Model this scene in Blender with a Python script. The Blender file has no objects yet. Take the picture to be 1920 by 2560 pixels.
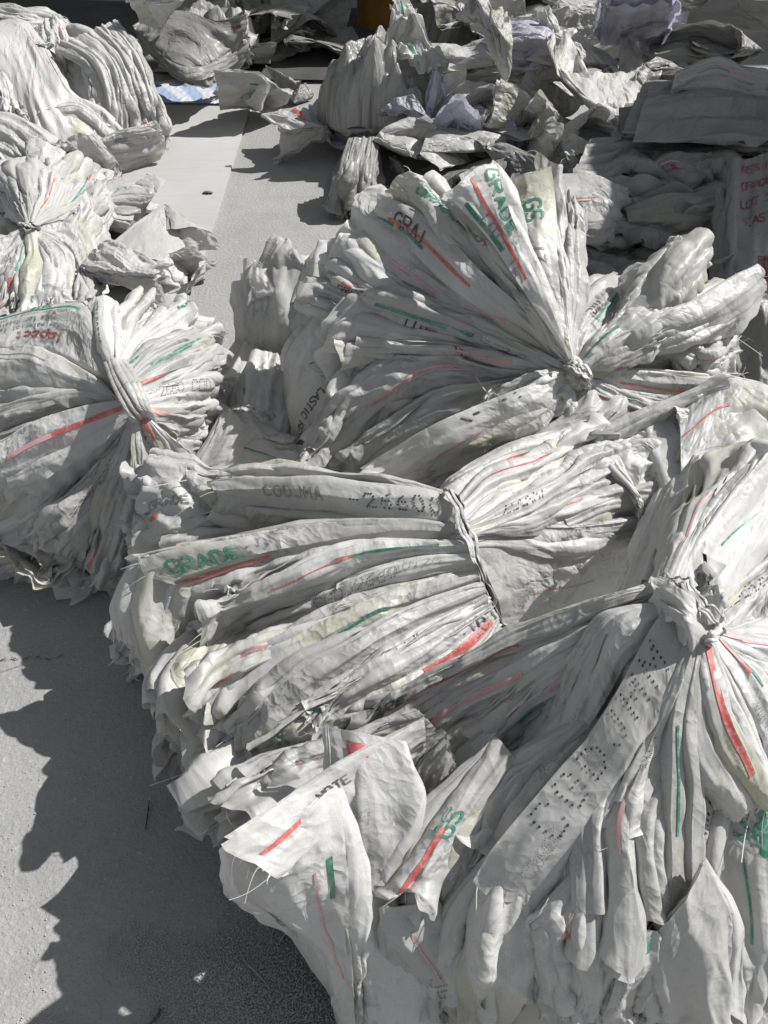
import bpy, math, random
import numpy as np
from mathutils import Vector

D = bpy.data
SC = bpy.context.scene
COL = SC.collection
CAMZ, PITCH, FPX = 1.5, math.radians(48), 1971.0
FW = np.array([0, math.cos(PITCH), -math.sin(PITCH)])
UP = np.array([0, math.sin(PITCH), math.cos(PITCH)])
RT = np.array([1.0, 0, 0])
CAM = np.array([0, 0, CAMZ])


def at(px, py, z):
    """world point that stands at height z (metres) where the photograph shows it"""
    d = FPX * FW + (px - 960) * RT - (py - 1280) * UP
    return CAM + d * ((z - CAMZ) / d[2])


def pts(s):
    """'x,y,z x,y,z' with z in cm -> world points"""
    out = []
    for w in s.split():
        x, y, z = (float(k) for k in w.split(','))
        out.append(at(x, y, z / 100))
    return np.array(out)


def curve(P, n):
    """Catmull-Rom through P, resampled by chord length"""
    P = np.asarray(P, float)
    if len(P) == 2:
        P = np.array([P[0], (P[0] + P[1]) / 2, P[1]])
    Q = np.vstack([2 * P[0] - P[1], P, 2 * P[-1] - P[-2]])
    seg = np.linalg.norm(np.diff(P, axis=0), axis=1)
    cum = np.concatenate([[0], np.cumsum(seg)])
    t = np.linspace(0, cum[-1], n)
    i = np.clip(np.searchsorted(cum, t, side='right') - 1, 0, len(P) - 2)
    f = ((t - cum[i]) / np.maximum(seg[i], 1e-9))[:, None]
    a, b, c, d = Q[i], Q[i + 1], Q[i + 2], Q[i + 3]
    return 0.5 * ((2 * b) + (c - a) * f + (2 * a - 5 * b + 4 * c - d) * f ** 2 + (3 * b - a - 3 * c + d) * f ** 3)


def tri(x):
    return 4 * np.abs(x - np.floor(x + 0.5)) - 1


def wob(u, v, rng, f, n=4):
    h = 0
    for _ in range(n):
        a = rng.uniform(0, 6.28)
        k = f * rng.uniform(.5, 1.5) * 6.28
        h = h + np.sin((u * math.cos(a) + v * math.sin(a)) * k + rng.uniform(0, 6.28))
    return h / n


def creases(u, v, rng, n, slope, fmin, fmax, along=0.4, e=.0004):
    """piecewise-flat folded relief: facets meeting in creases"""
    wu = u + .006 * wob(u, v, rng, 4)
    wv = v + .006 * wob(u, v, rng, 4)
    h = np.zeros_like(u)
    for k in range(n):
        f = fmin * (fmax / fmin) ** (k / max(1, n - 1)) * rng.uniform(.8, 1.25)
        a = rng.normal(0, .3) if rng.random() < along else rng.uniform(0, math.pi)
        amp = slope * rng.uniform(.5, 1.1) / (4 * f)
        L = amp * tri((wu * math.cos(a) + wv * math.sin(a)) * f + rng.uniform(0, 1))
        h = np.sqrt((h - L) ** 2 + e * e) * rng.choice([-1, 1])
    return h - h.mean()


# ---------------------------------------------------------------- materials
def mat(name):
    m = D.materials.new(name)
    m.use_nodes = True
    nt = m.node_tree
    b = nt.nodes['Principled BSDF']
    return m, nt, b


def N(nt, t, **kw):
    n = nt.nodes.new(t)
    for k, v in kw.items():
        if k.startswith('i_'):
            n.inputs[k[2:].replace('_', ' ')].default_value = v
        else:
            setattr(n, k, v)
    return n


def ramp(nt, src, stops):
    r = nt.nodes.new('ShaderNodeValToRGB')
    el = r.color_ramp.elements
    while len(el) < len(stops):
        el.new(.5)
    for e, (p, c) in zip(el, stops):
        e.position = p
        e.color = (c, c, c, 1) if isinstance(c, (int, float)) else (*c, 1)
    nt.links.new(src, r.inputs[0])
    return r.outputs[0]


def math_n(nt, op, a, b=None):
    n = N(nt, 'ShaderNodeMath', operation=op)
    for i, x in enumerate([a, b]):
        if x is None:
            continue
        if isinstance(x, (int, float)):
            n.inputs[i].default_value = x
        else:
            nt.links.new(x, n.inputs[i])
    return n.outputs[0]


def mixc(nt, f, a, b):
    n = N(nt, 'ShaderNodeMix', data_type='RGBA')
    for i, x in ((0, f), (6, a), (7, b)):
        if isinstance(x, tuple):
            n.inputs[i].default_value = (*x, 1)
        elif isinstance(x, (int, float)):
            n.inputs[i].default_value = x
        else:
            nt.links.new(x, n.inputs[i])
    return n.outputs[2]


def sack_material(name, base, dirt=.25, rough=.38, transl=.32, crush=1.0, yellow=True):
    """thin woven plastic: crinkled, slightly glossy, lets light through"""
    m, nt, b = mat(name)
    tc = N(nt, 'ShaderNodeTexCoord')
    oi = N(nt, 'ShaderNodeObjectInfo')
    mp = N(nt, 'ShaderNodeMapping')
    nt.links.new(tc.outputs['UV'], mp.inputs[0])
    cmb = N(nt, 'ShaderNodeCombineXYZ')
    for i in range(2):
        nt.links.new(math_n(nt, 'MULTIPLY', oi.outputs['Random'], 37.0 + 11 * i), cmb.inputs[i])
    nt.links.new(cmb.outputs[0], mp.inputs['Location'])
    uv = mp.outputs[0]
    n1 = N(nt, 'ShaderNodeTexNoise', i_Scale=3.0, i_Detail=6.0, i_Roughness=.6)
    n2 = N(nt, 'ShaderNodeTexNoise', i_Scale=26.0, i_Detail=5.0, i_Roughness=.65)
    for n in (n1, n2):
        nt.links.new(uv, n.inputs['Vector'])
    dark = tuple(c * (1 - dirt) * k for c, k in zip(base, (1, .985, .95)))
    c = mixc(nt, ramp(nt, n1.outputs[0], [(.35, 0), (.75, 1)]), base, dark)
    c = mixc(nt, ramp(nt, n2.outputs[0], [(.62, 0), (.8, .45)]), c, tuple(x * .6 for x in dark))
    if yellow:
        n3 = N(nt, 'ShaderNodeTexNoise', i_Scale=2.2, i_Detail=2.0)
        n3.inputs['Vector'].default_value = (0, 0, 0)
        nt.links.new(uv, n3.inputs['Vector'])
        c = mixc(nt, ramp(nt, n3.outputs[0], [(.57, 0), (.70, .42)]), c, (base[0] * .78, base[1] * .78, base[2] * .5))
    wv0 = N(nt, 'ShaderNodeTexWave', i_Scale=85.0, i_Distortion=1.5)
    wv0.inputs['Detail Scale'].default_value = 3.0
    nt.links.new(uv, wv0.inputs['Vector'])
    gr = N(nt, 'ShaderNodeTexNoise', i_Scale=420.0, i_Detail=2.0)
    nt.links.new(uv, gr.inputs['Vector'])
    tone = math_n(nt, 'MULTIPLY', ramp(nt, wv0.outputs['Fac'], [(0, .95), (1, 1.0)]), ramp(nt, gr.outputs[0], [(.35, .9), (.65, 1.0)]))
    tone = math_n(nt, 'MULTIPLY', tone, math_n(nt, 'ADD', math_n(nt, 'MULTIPLY', oi.outputs['Random'], .26), .78))
    mt_ = N(nt, 'ShaderNodeVectorMath', operation='SCALE')
    nt.links.new(c, mt_.inputs[0])
    nt.links.new(tone, mt_.inputs['Scale'])
    c = mt_.outputs[0]
    nt.links.new(c, b.inputs['Base Color'])
    nt.links.new(ramp(nt, n2.outputs[0], [(.3, rough - .07), (.7, rough + .2)]), b.inputs['Roughness'])
    # crinkles: sharp valleys and ridges of several sizes
    hs = None
    for sc, w, lac in ((13, .8, 1), (31, .8, 1), (70, .6, 0)):
        v = N(nt, 'ShaderNodeTexNoise', i_Scale=float(sc), i_Detail=float(lac), i_Distortion=.25)
        v.noise_dimensions = '2D'
        nt.links.new(uv, v.inputs['Vector'])
        a = math_n(nt, 'ABSOLUTE', math_n(nt, 'SUBTRACT', v.outputs[0], .5))
        t = math_n(nt, 'MULTIPLY', a, w / sc)
        hs = t if hs is None else math_n(nt, 'ADD', hs, t)
    mk = N(nt, 'ShaderNodeTexNoise', i_Scale=4.5, i_Detail=2.0)
    nt.links.new(uv, mk.inputs['Vector'])
    bp = N(nt, 'ShaderNodeBump', i_Strength=1.0, i_Distance=.32 * crush)
    hs = math_n(nt, 'MULTIPLY', hs, ramp(nt, mk.outputs[0], [(.45, .25), (.68, 1)]))
    nt.links.new(hs, bp.inputs['Height'])
    wv = N(nt, 'ShaderNodeTexWave', i_Scale=170.0, i_Distortion=.3)
    wv.bands_direction = 'Y'
    nt.links.new(uv, wv.inputs['Vector'])
    b2 = N(nt, 'ShaderNodeBump', i_Strength=.12, i_Distance=.0006)
    nt.links.new(wv.outputs['Fac'], b2.inputs['Height'])
    # flat facets of crushed film: each cell tilts its own way
    geo = N(nt, 'ShaderNodeNewGeometry')
    nrm = geo.outputs['Normal']
    dn = N(nt, 'ShaderNodeTexNoise', i_Scale=12.0, i_Detail=1.0)
    nt.links.new(uv, dn.inputs['Vector'])
    dv = N(nt, 'ShaderNodeVectorMath', operation='MULTIPLY_ADD')
    nt.links.new(dn.outputs['Color'], dv.inputs[0])
    dv.inputs[1].default_value = (.05, .05, 0)
    nt.links.new(uv, dv.inputs[2])
    for sc, k, sx in ((13, .36, .38), (34, .30, .6)):
        mm = N(nt, 'ShaderNodeMapping')
        mm.inputs['Scale'].default_value = (1, sx, 1)
        mm.inputs['Rotation'].default_value = (0, 0, .3 if sc == 13 else -.5)
        nt.links.new(dv.outputs[0], mm.inputs[0])
        vo = N(nt, 'ShaderNodeTexVoronoi', feature='F1', i_Scale=float(sc))
        vo.voronoi_dimensions = '2D'
        nt.links.new(mm.outputs[0], vo.inputs['Vector'])
        a = N(nt, 'ShaderNodeVectorMath', operation='SUBTRACT')
        nt.links.new(vo.outputs['Color'], a.inputs[0])
        a.inputs[1].default_value = (.5, .5, .5)
        sc_ = N(nt, 'ShaderNodeVectorMath', operation='SCALE')
        nt.links.new(a.outputs[0], sc_.inputs[0])
        nt.links.new(math_n(nt, 'MULTIPLY', ramp(nt, mk.outputs[0], [(.4, .35), (.65, 1)]), k * min(crush, 1.4)), sc_.inputs['Scale'])
        ad = N(nt, 'ShaderNodeVectorMath', operation='ADD')
        nt.links.new(nrm, ad.inputs[0])
        nt.links.new(sc_.outputs[0], ad.inputs[1])
        nrm = ad.outputs[0]
    nz_ = N(nt, 'ShaderNodeVectorMath', operation='NORMALIZE')
    nt.links.new(nrm, nz_.inputs[0])
    nt.links.new(nz_.outputs[0], bp.inputs['Normal'])
    nt.links.new(bp.outputs[0], b2.inputs['Normal'])
    nt.links.new(b2.outputs[0], b.inputs['Normal'])
    b.inputs['Specular IOR Level'].default_value = .55
    tr = N(nt, 'ShaderNodeBsdfTranslucent')
    nt.links.new(c, tr.inputs['Color'])
    nt.links.new(b2.outputs[0], tr.inputs['Normal'])
    mx = N(nt, 'ShaderNodeMixShader', i_Fac=transl)
    nt.links.new(b.outputs[0], mx.inputs[1])
    nt.links.new(tr.outputs[0], mx.inputs[2])
    nt.links.new(mx.outputs[0], nt.nodes['Material Output'].inputs['Surface'])
    return m


def ink(name, col):
    m, nt, b = mat(name)
    tc = N(nt, 'ShaderNodeTexCoord')
    n = N(nt, 'ShaderNodeTexNoise', i_Scale=160.0, i_Detail=3.0)
    nt.links.new(tc.outputs['Object'], n.inputs['Vector'])
    w = tuple(.55 * c + .3 for c in col)
    n2 = N(nt, 'ShaderNodeTexNoise', i_Scale=28.0, i_Detail=4.0)
    nt.links.new(tc.outputs['Object'], n2.inputs['Vector'])
    f = math_n(nt, 'MAXIMUM', ramp(nt, n.outputs[0], [(.5, 0), (.68, .6)]), ramp(nt, n2.outputs[0], [(.52, 0), (.72, .75)]))
    nt.links.new(mixc(nt, f, col, w), b.inputs['Base Color'])
    b.inputs['Roughness'].default_value = .5
    return m


WHITE = sack_material('woven_sack', (.82, .82, .81))
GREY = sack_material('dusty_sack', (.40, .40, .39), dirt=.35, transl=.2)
DIRTY = sack_material('grimy_film', (.60, .60, .585), dirt=.4, rough=.24, crush=2.6, yellow=False)
PAPER = sack_material('bluish_film', (.70, .70, .80), dirt=.15, crush=1.2, yellow=False)
GREEN, RED, BLACK = ink('green_ink', (.045, .21, .15)), ink('red_ink', (.50, .11, .10)), ink('black_ink', (.045, .045, .05))
PINK, DGREY, MAROON = ink('pink_ink', (.58, .33, .33)), ink('grey_ink', (.2, .2, .2)), ink('maroon_ink', (.17, .045, .05))
BLUE = ink('blue_ink', (.16, .15, .32))
INKS = {'g': 1, 'r': 2, 'k': 3, 'p': 4, 'y': 5, 'm': 6, 'b': 7}
INKM = [GREEN, RED, BLACK, PINK, DGREY, MAROON, BLUE]

# ---------------------------------------------------------------- mesh helpers


class MB:
    def __init__(s):
        s.v, s.f, s.m, s.uv, s.n = [], [], [], [], 0

    def add(s, v, f, mi=0, uv=None):
        v = np.asarray(v, float).reshape(-1, 3)
        f = np.asarray(f, int)
        s.v.append(v)
        s.f.append((f + s.n))
        s.m.append(np.full(len(f), mi))
        s.uv.append(np.zeros((len(v), 2)) if uv is None else np.asarray(uv, float).reshape(-1, 2))
        s.n += len(v)

    def grid(s, G, mi=0, UV=None):
        nt_, ns = G.shape[:2]
        i = np.arange(nt_ * ns).reshape(nt_, ns)
        f = np.stack([i[:-1, :-1], i[:-1, 1:], i[1:, 1:], i[1:, :-1]], -1).reshape(-1, 4)
        s.add(G.reshape(-1, 3), f, mi, UV)

    def box(s, c, sz, mi=0, rz=0):
        c = np.array(c, float)
        h = np.array(sz, float) / 2
        q = np.array([[x, y, z] for x in (-1, 1) for y in (-1, 1) for z in (-1, 1)]) * h
        co, si = math.cos(rz), math.sin(rz)
        q = q @ np.array([[co, si, 0], [-si, co, 0], [0, 0, 1]])
        s.add(q + c, [[0, 1, 3, 2], [4, 6, 7, 5], [0, 4, 5, 1], [2, 3, 7, 6], [0, 2, 6, 4], [1, 5, 7, 3]], mi)

    def tube(s, P, r, k=8, mi=0, flat=1.0):
        P = np.asarray(P, float)
        n = len(P)
        T = np.gradient(P, axis=0)
        T /= np.linalg.norm(T, axis=1)[:, None] + 1e-12
        u = np.cross(T, [.1, .2, 1.0])
        u /= np.linalg.norm(u, axis=1)[:, None]
        w = np.cross(T, u)
        r = np.broadcast_to(np.asarray(r, float), (n,))[:, None, None]
        a = np.linspace(0, 2 * math.pi, k, endpoint=False)
        G = P[:, None] + r * (np.cos(a)[None, :, None] * u[:, None] + flat * np.sin(a)[None, :, None] * w[:, None])
        i = np.arange(n * k).reshape(n, k)
        j = np.roll(i, -1, 1)
        f = np.stack([i[:-1], j[:-1], j[1:], i[1:]], -1).reshape(-1, 4)
        uv = np.stack(np.broadcast_arrays(np.arange(n)[:, None] * .01, np.arange(k)[None] * .005), -1)
        s.add(G.reshape(-1, 3), f, mi, uv)

    def build(s, name, mats, parent=None, smooth=True, origin=None):
        V = np.vstack(s.v)
        o0 = np.array(parent['_o']) if parent is not None else (np.array(origin) if origin is not None else np.zeros(3))
        V = V - o0
        me = D.meshes.new(name)
        quads = [(f, m) for f, m in zip(s.f, s.m) if len(f)]
        tot = sum(len(f) for f, _ in quads)
        me.vertices.add(len(V))
        me.vertices.foreach_set('co', V.ravel())
        ls = np.concatenate([f.ravel() for f, _ in quads])
        sizes = np.concatenate([np.full(len(f), f.shape[1]) for f, _ in quads])
        me.loops.add(len(ls))
        me.loops.foreach_set('vertex_index', ls.astype(np.int32))
        me.polygons.add(tot)
        me.polygons.foreach_set('loop_start', np.concatenate([[0], np.cumsum(sizes)[:-1]]).astype(np.int32))
        me.polygons.foreach_set('material_index', np.concatenate([m for _, m in quads]).astype(np.int32))
        me.polygons.foreach_set('use_smooth', np.full(tot, smooth))
        uvl = me.uv_layers.new(name='UVMap')
        UV = np.vstack(s.uv)
        uvl.data.foreach_set('uv', UV[ls].ravel())
        for m in (mats if isinstance(mats, (list, tuple)) else [mats]):
            me.materials.append(m)
        me.update(calc_edges=True)
        me.validate()
        o = D.objects.new(name, me)
        COL.objects.link(o)
        if parent is not None:
            o.parent = parent
        elif origin is not None:
            o.location = origin
        return o


def tag(o, label=None, cat=None, group=None, kind=None):
    for k, v in (('label', label), ('category', cat), ('group', group), ('kind', kind)):
        if v:
            o[k] = v
    return o


def thing(name, loc, label, cat, group=None):
    o = D.objects.new(name, None)
    COL.objects.link(o)
    o.empty_display_size = .05
    o.location = loc
    o['_o'] = [float(x) for x in loc]
    return tag(o, label, cat, group)


# ---------------------------------------------------------------- lettering
FONT = {
    'G': [[(1, .8), (.8, 1), (.2, 1), (0, .8), (0, .2), (.2, 0), (.8, 0), (1, .2), (1, .5), (.6, .5)]],
    'R': [[(0, 0), (0, 1), (.7, 1), (1, .85), (1, .65), (.7, .5), (0, .5)], [(.5, .5), (1, 0)]],
    'A': [[(0, 0), (.5, 1), (1, 0)], [(.2, .38), (.8, .38)]],
    'D': [[(0, 0), (0, 1), (.6, 1), (1, .7), (1, .3), (.6, 0), (0, 0)]],
    'E': [[(1, 1), (0, 1), (0, 0), (1, 0)], [(0, .5), (.75, .5)]],
    ':': [[(.4, .2), (.4, .3)], [(.4, .65), (.4, .75)]],
    'L': [[(0, 1), (0, 0), (.9, 0)]],
    'O': [[(.2, 0), (0, .2), (0, .8), (.2, 1), (.8, 1), (1, .8), (1, .2), (.8, 0), (.2, 0)]],
    'T': [[(0, 1), (1, 1)], [(.5, 1), (.5, 0)]],
    'I': [[(.5, 0), (.5, 1)]],
    'M': [[(0, 0), (0, 1), (.5, .4), (1, 1), (1, 0)]],
    'N': [[(0, 0), (0, 1), (1, 0), (1, 1)]],
    'C': [[(1, .8), (.8, 1), (.2, 1), (0, .8), (0, .2), (.2, 0), (.8, 0), (1, .2)]],
    'J': [[(.9, 1), (.9, .2), (.7, 0), (.2, 0), (0, .2)]],
    'P': [[(0, 0), (0, 1), (.8, 1), (1, .8), (1, .6), (.8, .45), (0, .45)]],
    'S': [[(1, .85), (.8, 1), (.2, 1), (0, .8), (.2, .55), (.8, .45), (1, .2), (.8, 0), (.2, 0), (0, .15)]],
    'F': [[(1, 1), (0, 1), (0, 0)], [(0, .5), (.75, .5)]],
    'U': [[(0, 1), (0, .2), (.2, 0), (.8, 0), (1, .2), (1, 1)]],
    'W': [[(0, 1), (.25, 0), (.5, .6), (.75, 0), (1, 1)]],
    'H': [[(0, 0), (0, 1)], [(1, 0), (1, 1)], [(0, .5), (1, .5)]],
    '0': [[(.3, 0), (0, .3), (0, .7), (.3, 1), (.7, 1), (1, .7), (1, .3), (.7, 0), (.3, 0)]],
    '1': [[(.25, .8), (.55, 1), (.55, 0)]],
    '2': [[(0, .8), (.2, 1), (.8, 1), (1, .8), (1, .6), (0, 0), (1, 0)]],
    '3': [[(0, 1), (1, 1), (.5, .6), (1, .4), (.8, 0), (0, 0)]],
    '4': [[(.75, 0), (.75, 1), (0, .3), (1, .3)]],
    '5': [[(1, 1), (0, 1), (0, .55), (.8, .55), (1, .3), (.8, 0), (0, 0)]],
    '6': [[(.9, 1), (.2, .7), (0, .3), (.2, 0), (.8, 0), (1, .25), (.8, .5), (.1, .5)]],
    '7': [[(0, 1), (1, 1), (.4, 0)]],
    '-': [[(.1, .5), (.9, .5)]],
    'p': [[(0, -.3), (0, .6), (.6, .6), (.9, .4), (.9, .15), (.6, 0), (0, 0)]],
    'a': [[(.1, .6), (.7, .6), (.8, .4), (.8, 0), (.2, 0), (0, .15), (.2, .35), (.8, .35)]],
    'c': [[(.8, .5), (.6, .6), (.2, .6), (0, .4), (0, .2), (.2, 0), (.6, 0), (.8, .1)]],
    't': [[(.3, 1), (.3, .1), (.5, 0), (.7, 0)], [(0, .65), (.7, .65)]],
    'm': [[(0, 0), (0, .6), (.4, .6), (.45, 0)], [(.45, .6), (.8, .6), (.9, 0)]],
    'e': [[(0, .3), (.8, .3), (.7, .6), (.2, .6), (0, .4), (0, .15), (.2, 0), (.8, .05)]],
    'r': [[(0, 0), (0, .6)], [(0, .4), (.4, .6), (.7, .55)]],
    'i': [[(.3, 0), (.3, .6)], [(.3, .85), (.3, .95)]],
    'l': [[(.3, 0), (.3, 1)]],
    'f': [[(.7, 1), (.4, .9), (.3, .7), (.3, 0)], [(0, .6), (.6, .6)]],
    'o': [[(.2, 0), (0, .2), (0, .4), (.2, .6), (.6, .6), (.8, .4), (.8, .2), (.6, 0), (.2, 0)]],
    's': [[(.8, .55), (.2, .6), (.1, .4), (.7, .25), (.6, 0), (0, .05)]],
    'w': [[(0, .6), (.2, 0), (.4, .5), (.6, 0), (.8, .6)]],
    'n': [[(0, 0), (0, .6)], [(0, .5), (.5, .6), (.7, .4), (.7, 0)]],
}


class Surf:
    """sampled front sheet: maps metres along (v) and across (u) to points on the finished surface"""

    def __init__(s, G, off=.0011):
        s.G = G
        s.nt, s.ns = G.shape[:2]
        s.mid = G[:, s.ns // 2]
        s.cum = np.concatenate([[0], np.cumsum(np.linalg.norm(np.diff(s.mid, axis=0), axis=1))])
        s.L = s.cum[-1]
        s.W = np.linalg.norm(np.diff(G, axis=1), axis=2).sum(1)
        gt, gs = np.gradient(G, axis=0), np.gradient(G, axis=1)
        n = np.cross(gt, gs)
        n /= np.linalg.norm(n, axis=2)[..., None] + 1e-12
        mid = n[s.nt // 2, s.ns // 2]
        s.sg = 1.0
        view = CAM - G[s.nt // 2, s.ns // 2]
        if (mid * view).sum() < 0:
            n = -n
            s.sg = -1.0
        s.n, s.off = n, off

    def p(s, v, u):
        """v metres from the tie, u in 0..1 + metres/width handled by caller"""
        ti = np.interp(v, s.cum, np.arange(s.nt))
        si = np.clip(u, 0.0, 1.0) * (s.ns - 1)
        i = np.clip(ti.astype(int), 0, s.nt - 2)
        j = np.clip(si.astype(int), 0, s.ns - 2)
        a, b = (ti - i)[:, None], (si - j)[:, None]
        f = lambda X: (X[i, j] * (1 - a) + X[i + 1, j] * a) * (1 - b) + (X[i, j + 1] * (1 - a) + X[i + 1, j + 1] * a) * b
        return f(s.G) + f(s.n) * s.off

    def ribbon(s, mb, vs, us, w, mi):
        """strip of width w metres along the (v, u-fraction) path"""
        vs, us = np.asarray(vs, float), np.asarray(us, float)
        n = max(2, int(np.hypot(np.diff(vs), np.diff(us) * s.W.mean()).sum() / .004) + 2)
        k = np.linspace(0, len(vs) - 1, n)
        v = np.interp(k, np.arange(len(vs)), vs)
        u = np.interp(k, np.arange(len(us)), us)
        Wv = np.interp(v, s.cum, s.W)
        dv, du = np.gradient(v), np.gradient(u) * Wv
        l = np.hypot(dv, du) + 1e-9
        nv, nu = -du / l, dv / l
        w = w if np.ndim(w) else np.full(n, w)
        m = 3 if w.max() < .006 else 5
        rows = []
        for q in np.linspace(-.5, .5, m):
            vv, uu = v + nv * w * q, u + nu * w * q / Wv
            rows.append(s.p(vv, uu))
        mb.grid(np.stack(rows, 1), mi)

    def text(s, mb, txt, t, u, h, mi, d=1, w=None, sp=1.35, flip=1, slant=0.0, asp=.62, ang=0.0):
        """letters start at fraction t, baseline at fraction u; d=+1 reads away from the tie"""
        w = w or h * .17
        W = np.interp(t * s.L, s.cum, s.W)
        ca, sa = math.cos(ang), math.sin(ang)
        for k, ch in enumerate(txt):
            for st in FONT.get(ch, []):
                x = np.array([q[0] for q in st]) * h * asp + k * h * asp * sp
                y = np.array([q[1] for q in st]) * h
                x = x + y * slant
                x, y = x * ca - y * sa, x * sa + y * ca
                v = t * s.L + d * x
                uu = u + flip * s.sg * d * y / W
                if v.min() < 0 or v.max() > s.L or uu.min() < -.02 or uu.max() > 1.02:
                    continue
                s.ribbon(mb, v, uu, w, mi)

    def dots(s, mb, txt, t, u, h, mi, d=1, r=None, flip=1, sp=1.4, asp=.62, rng=None):
        r = r or h * .055
        W = np.interp(t * s.L, s.cum, s.W)
        C = []
        for k, ch in enumerate(txt):
            for st in FONT.get(ch, []):
                q = np.array(st, float) * [h * asp, h]
                for a, b in zip(q[:-1], q[1:]):
                    m = max(1, int(np.linalg.norm(b - a) / (h * .17)))
                    for z in range(m + 1):
                        C.append(a + (b - a) * z / m + [k * h * asp * sp, 0])
        if not C:
            return
        C = np.array(C)
        if rng is not None:
            C = C[rng.random(len(C)) > .06]
            C = C + rng.normal(0, h * .006, C.shape)
        a = np.linspace(0, 2 * math.pi, 6, endpoint=False)
        for c in C:
            v = t * s.L + d * (c[0] + r * np.cos(a))
            uu = u + flip * s.sg * d * (c[1] + r * np.sin(a)) / W
            if v.min() < 0 or v.max() > s.L or uu.min() < 0 or uu.max() > 1:
                continue
            mb.add(s.p(v, uu), [[0, 1, 2, 3], [0, 3, 4, 5]], mi)


_seed = [11]


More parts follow.
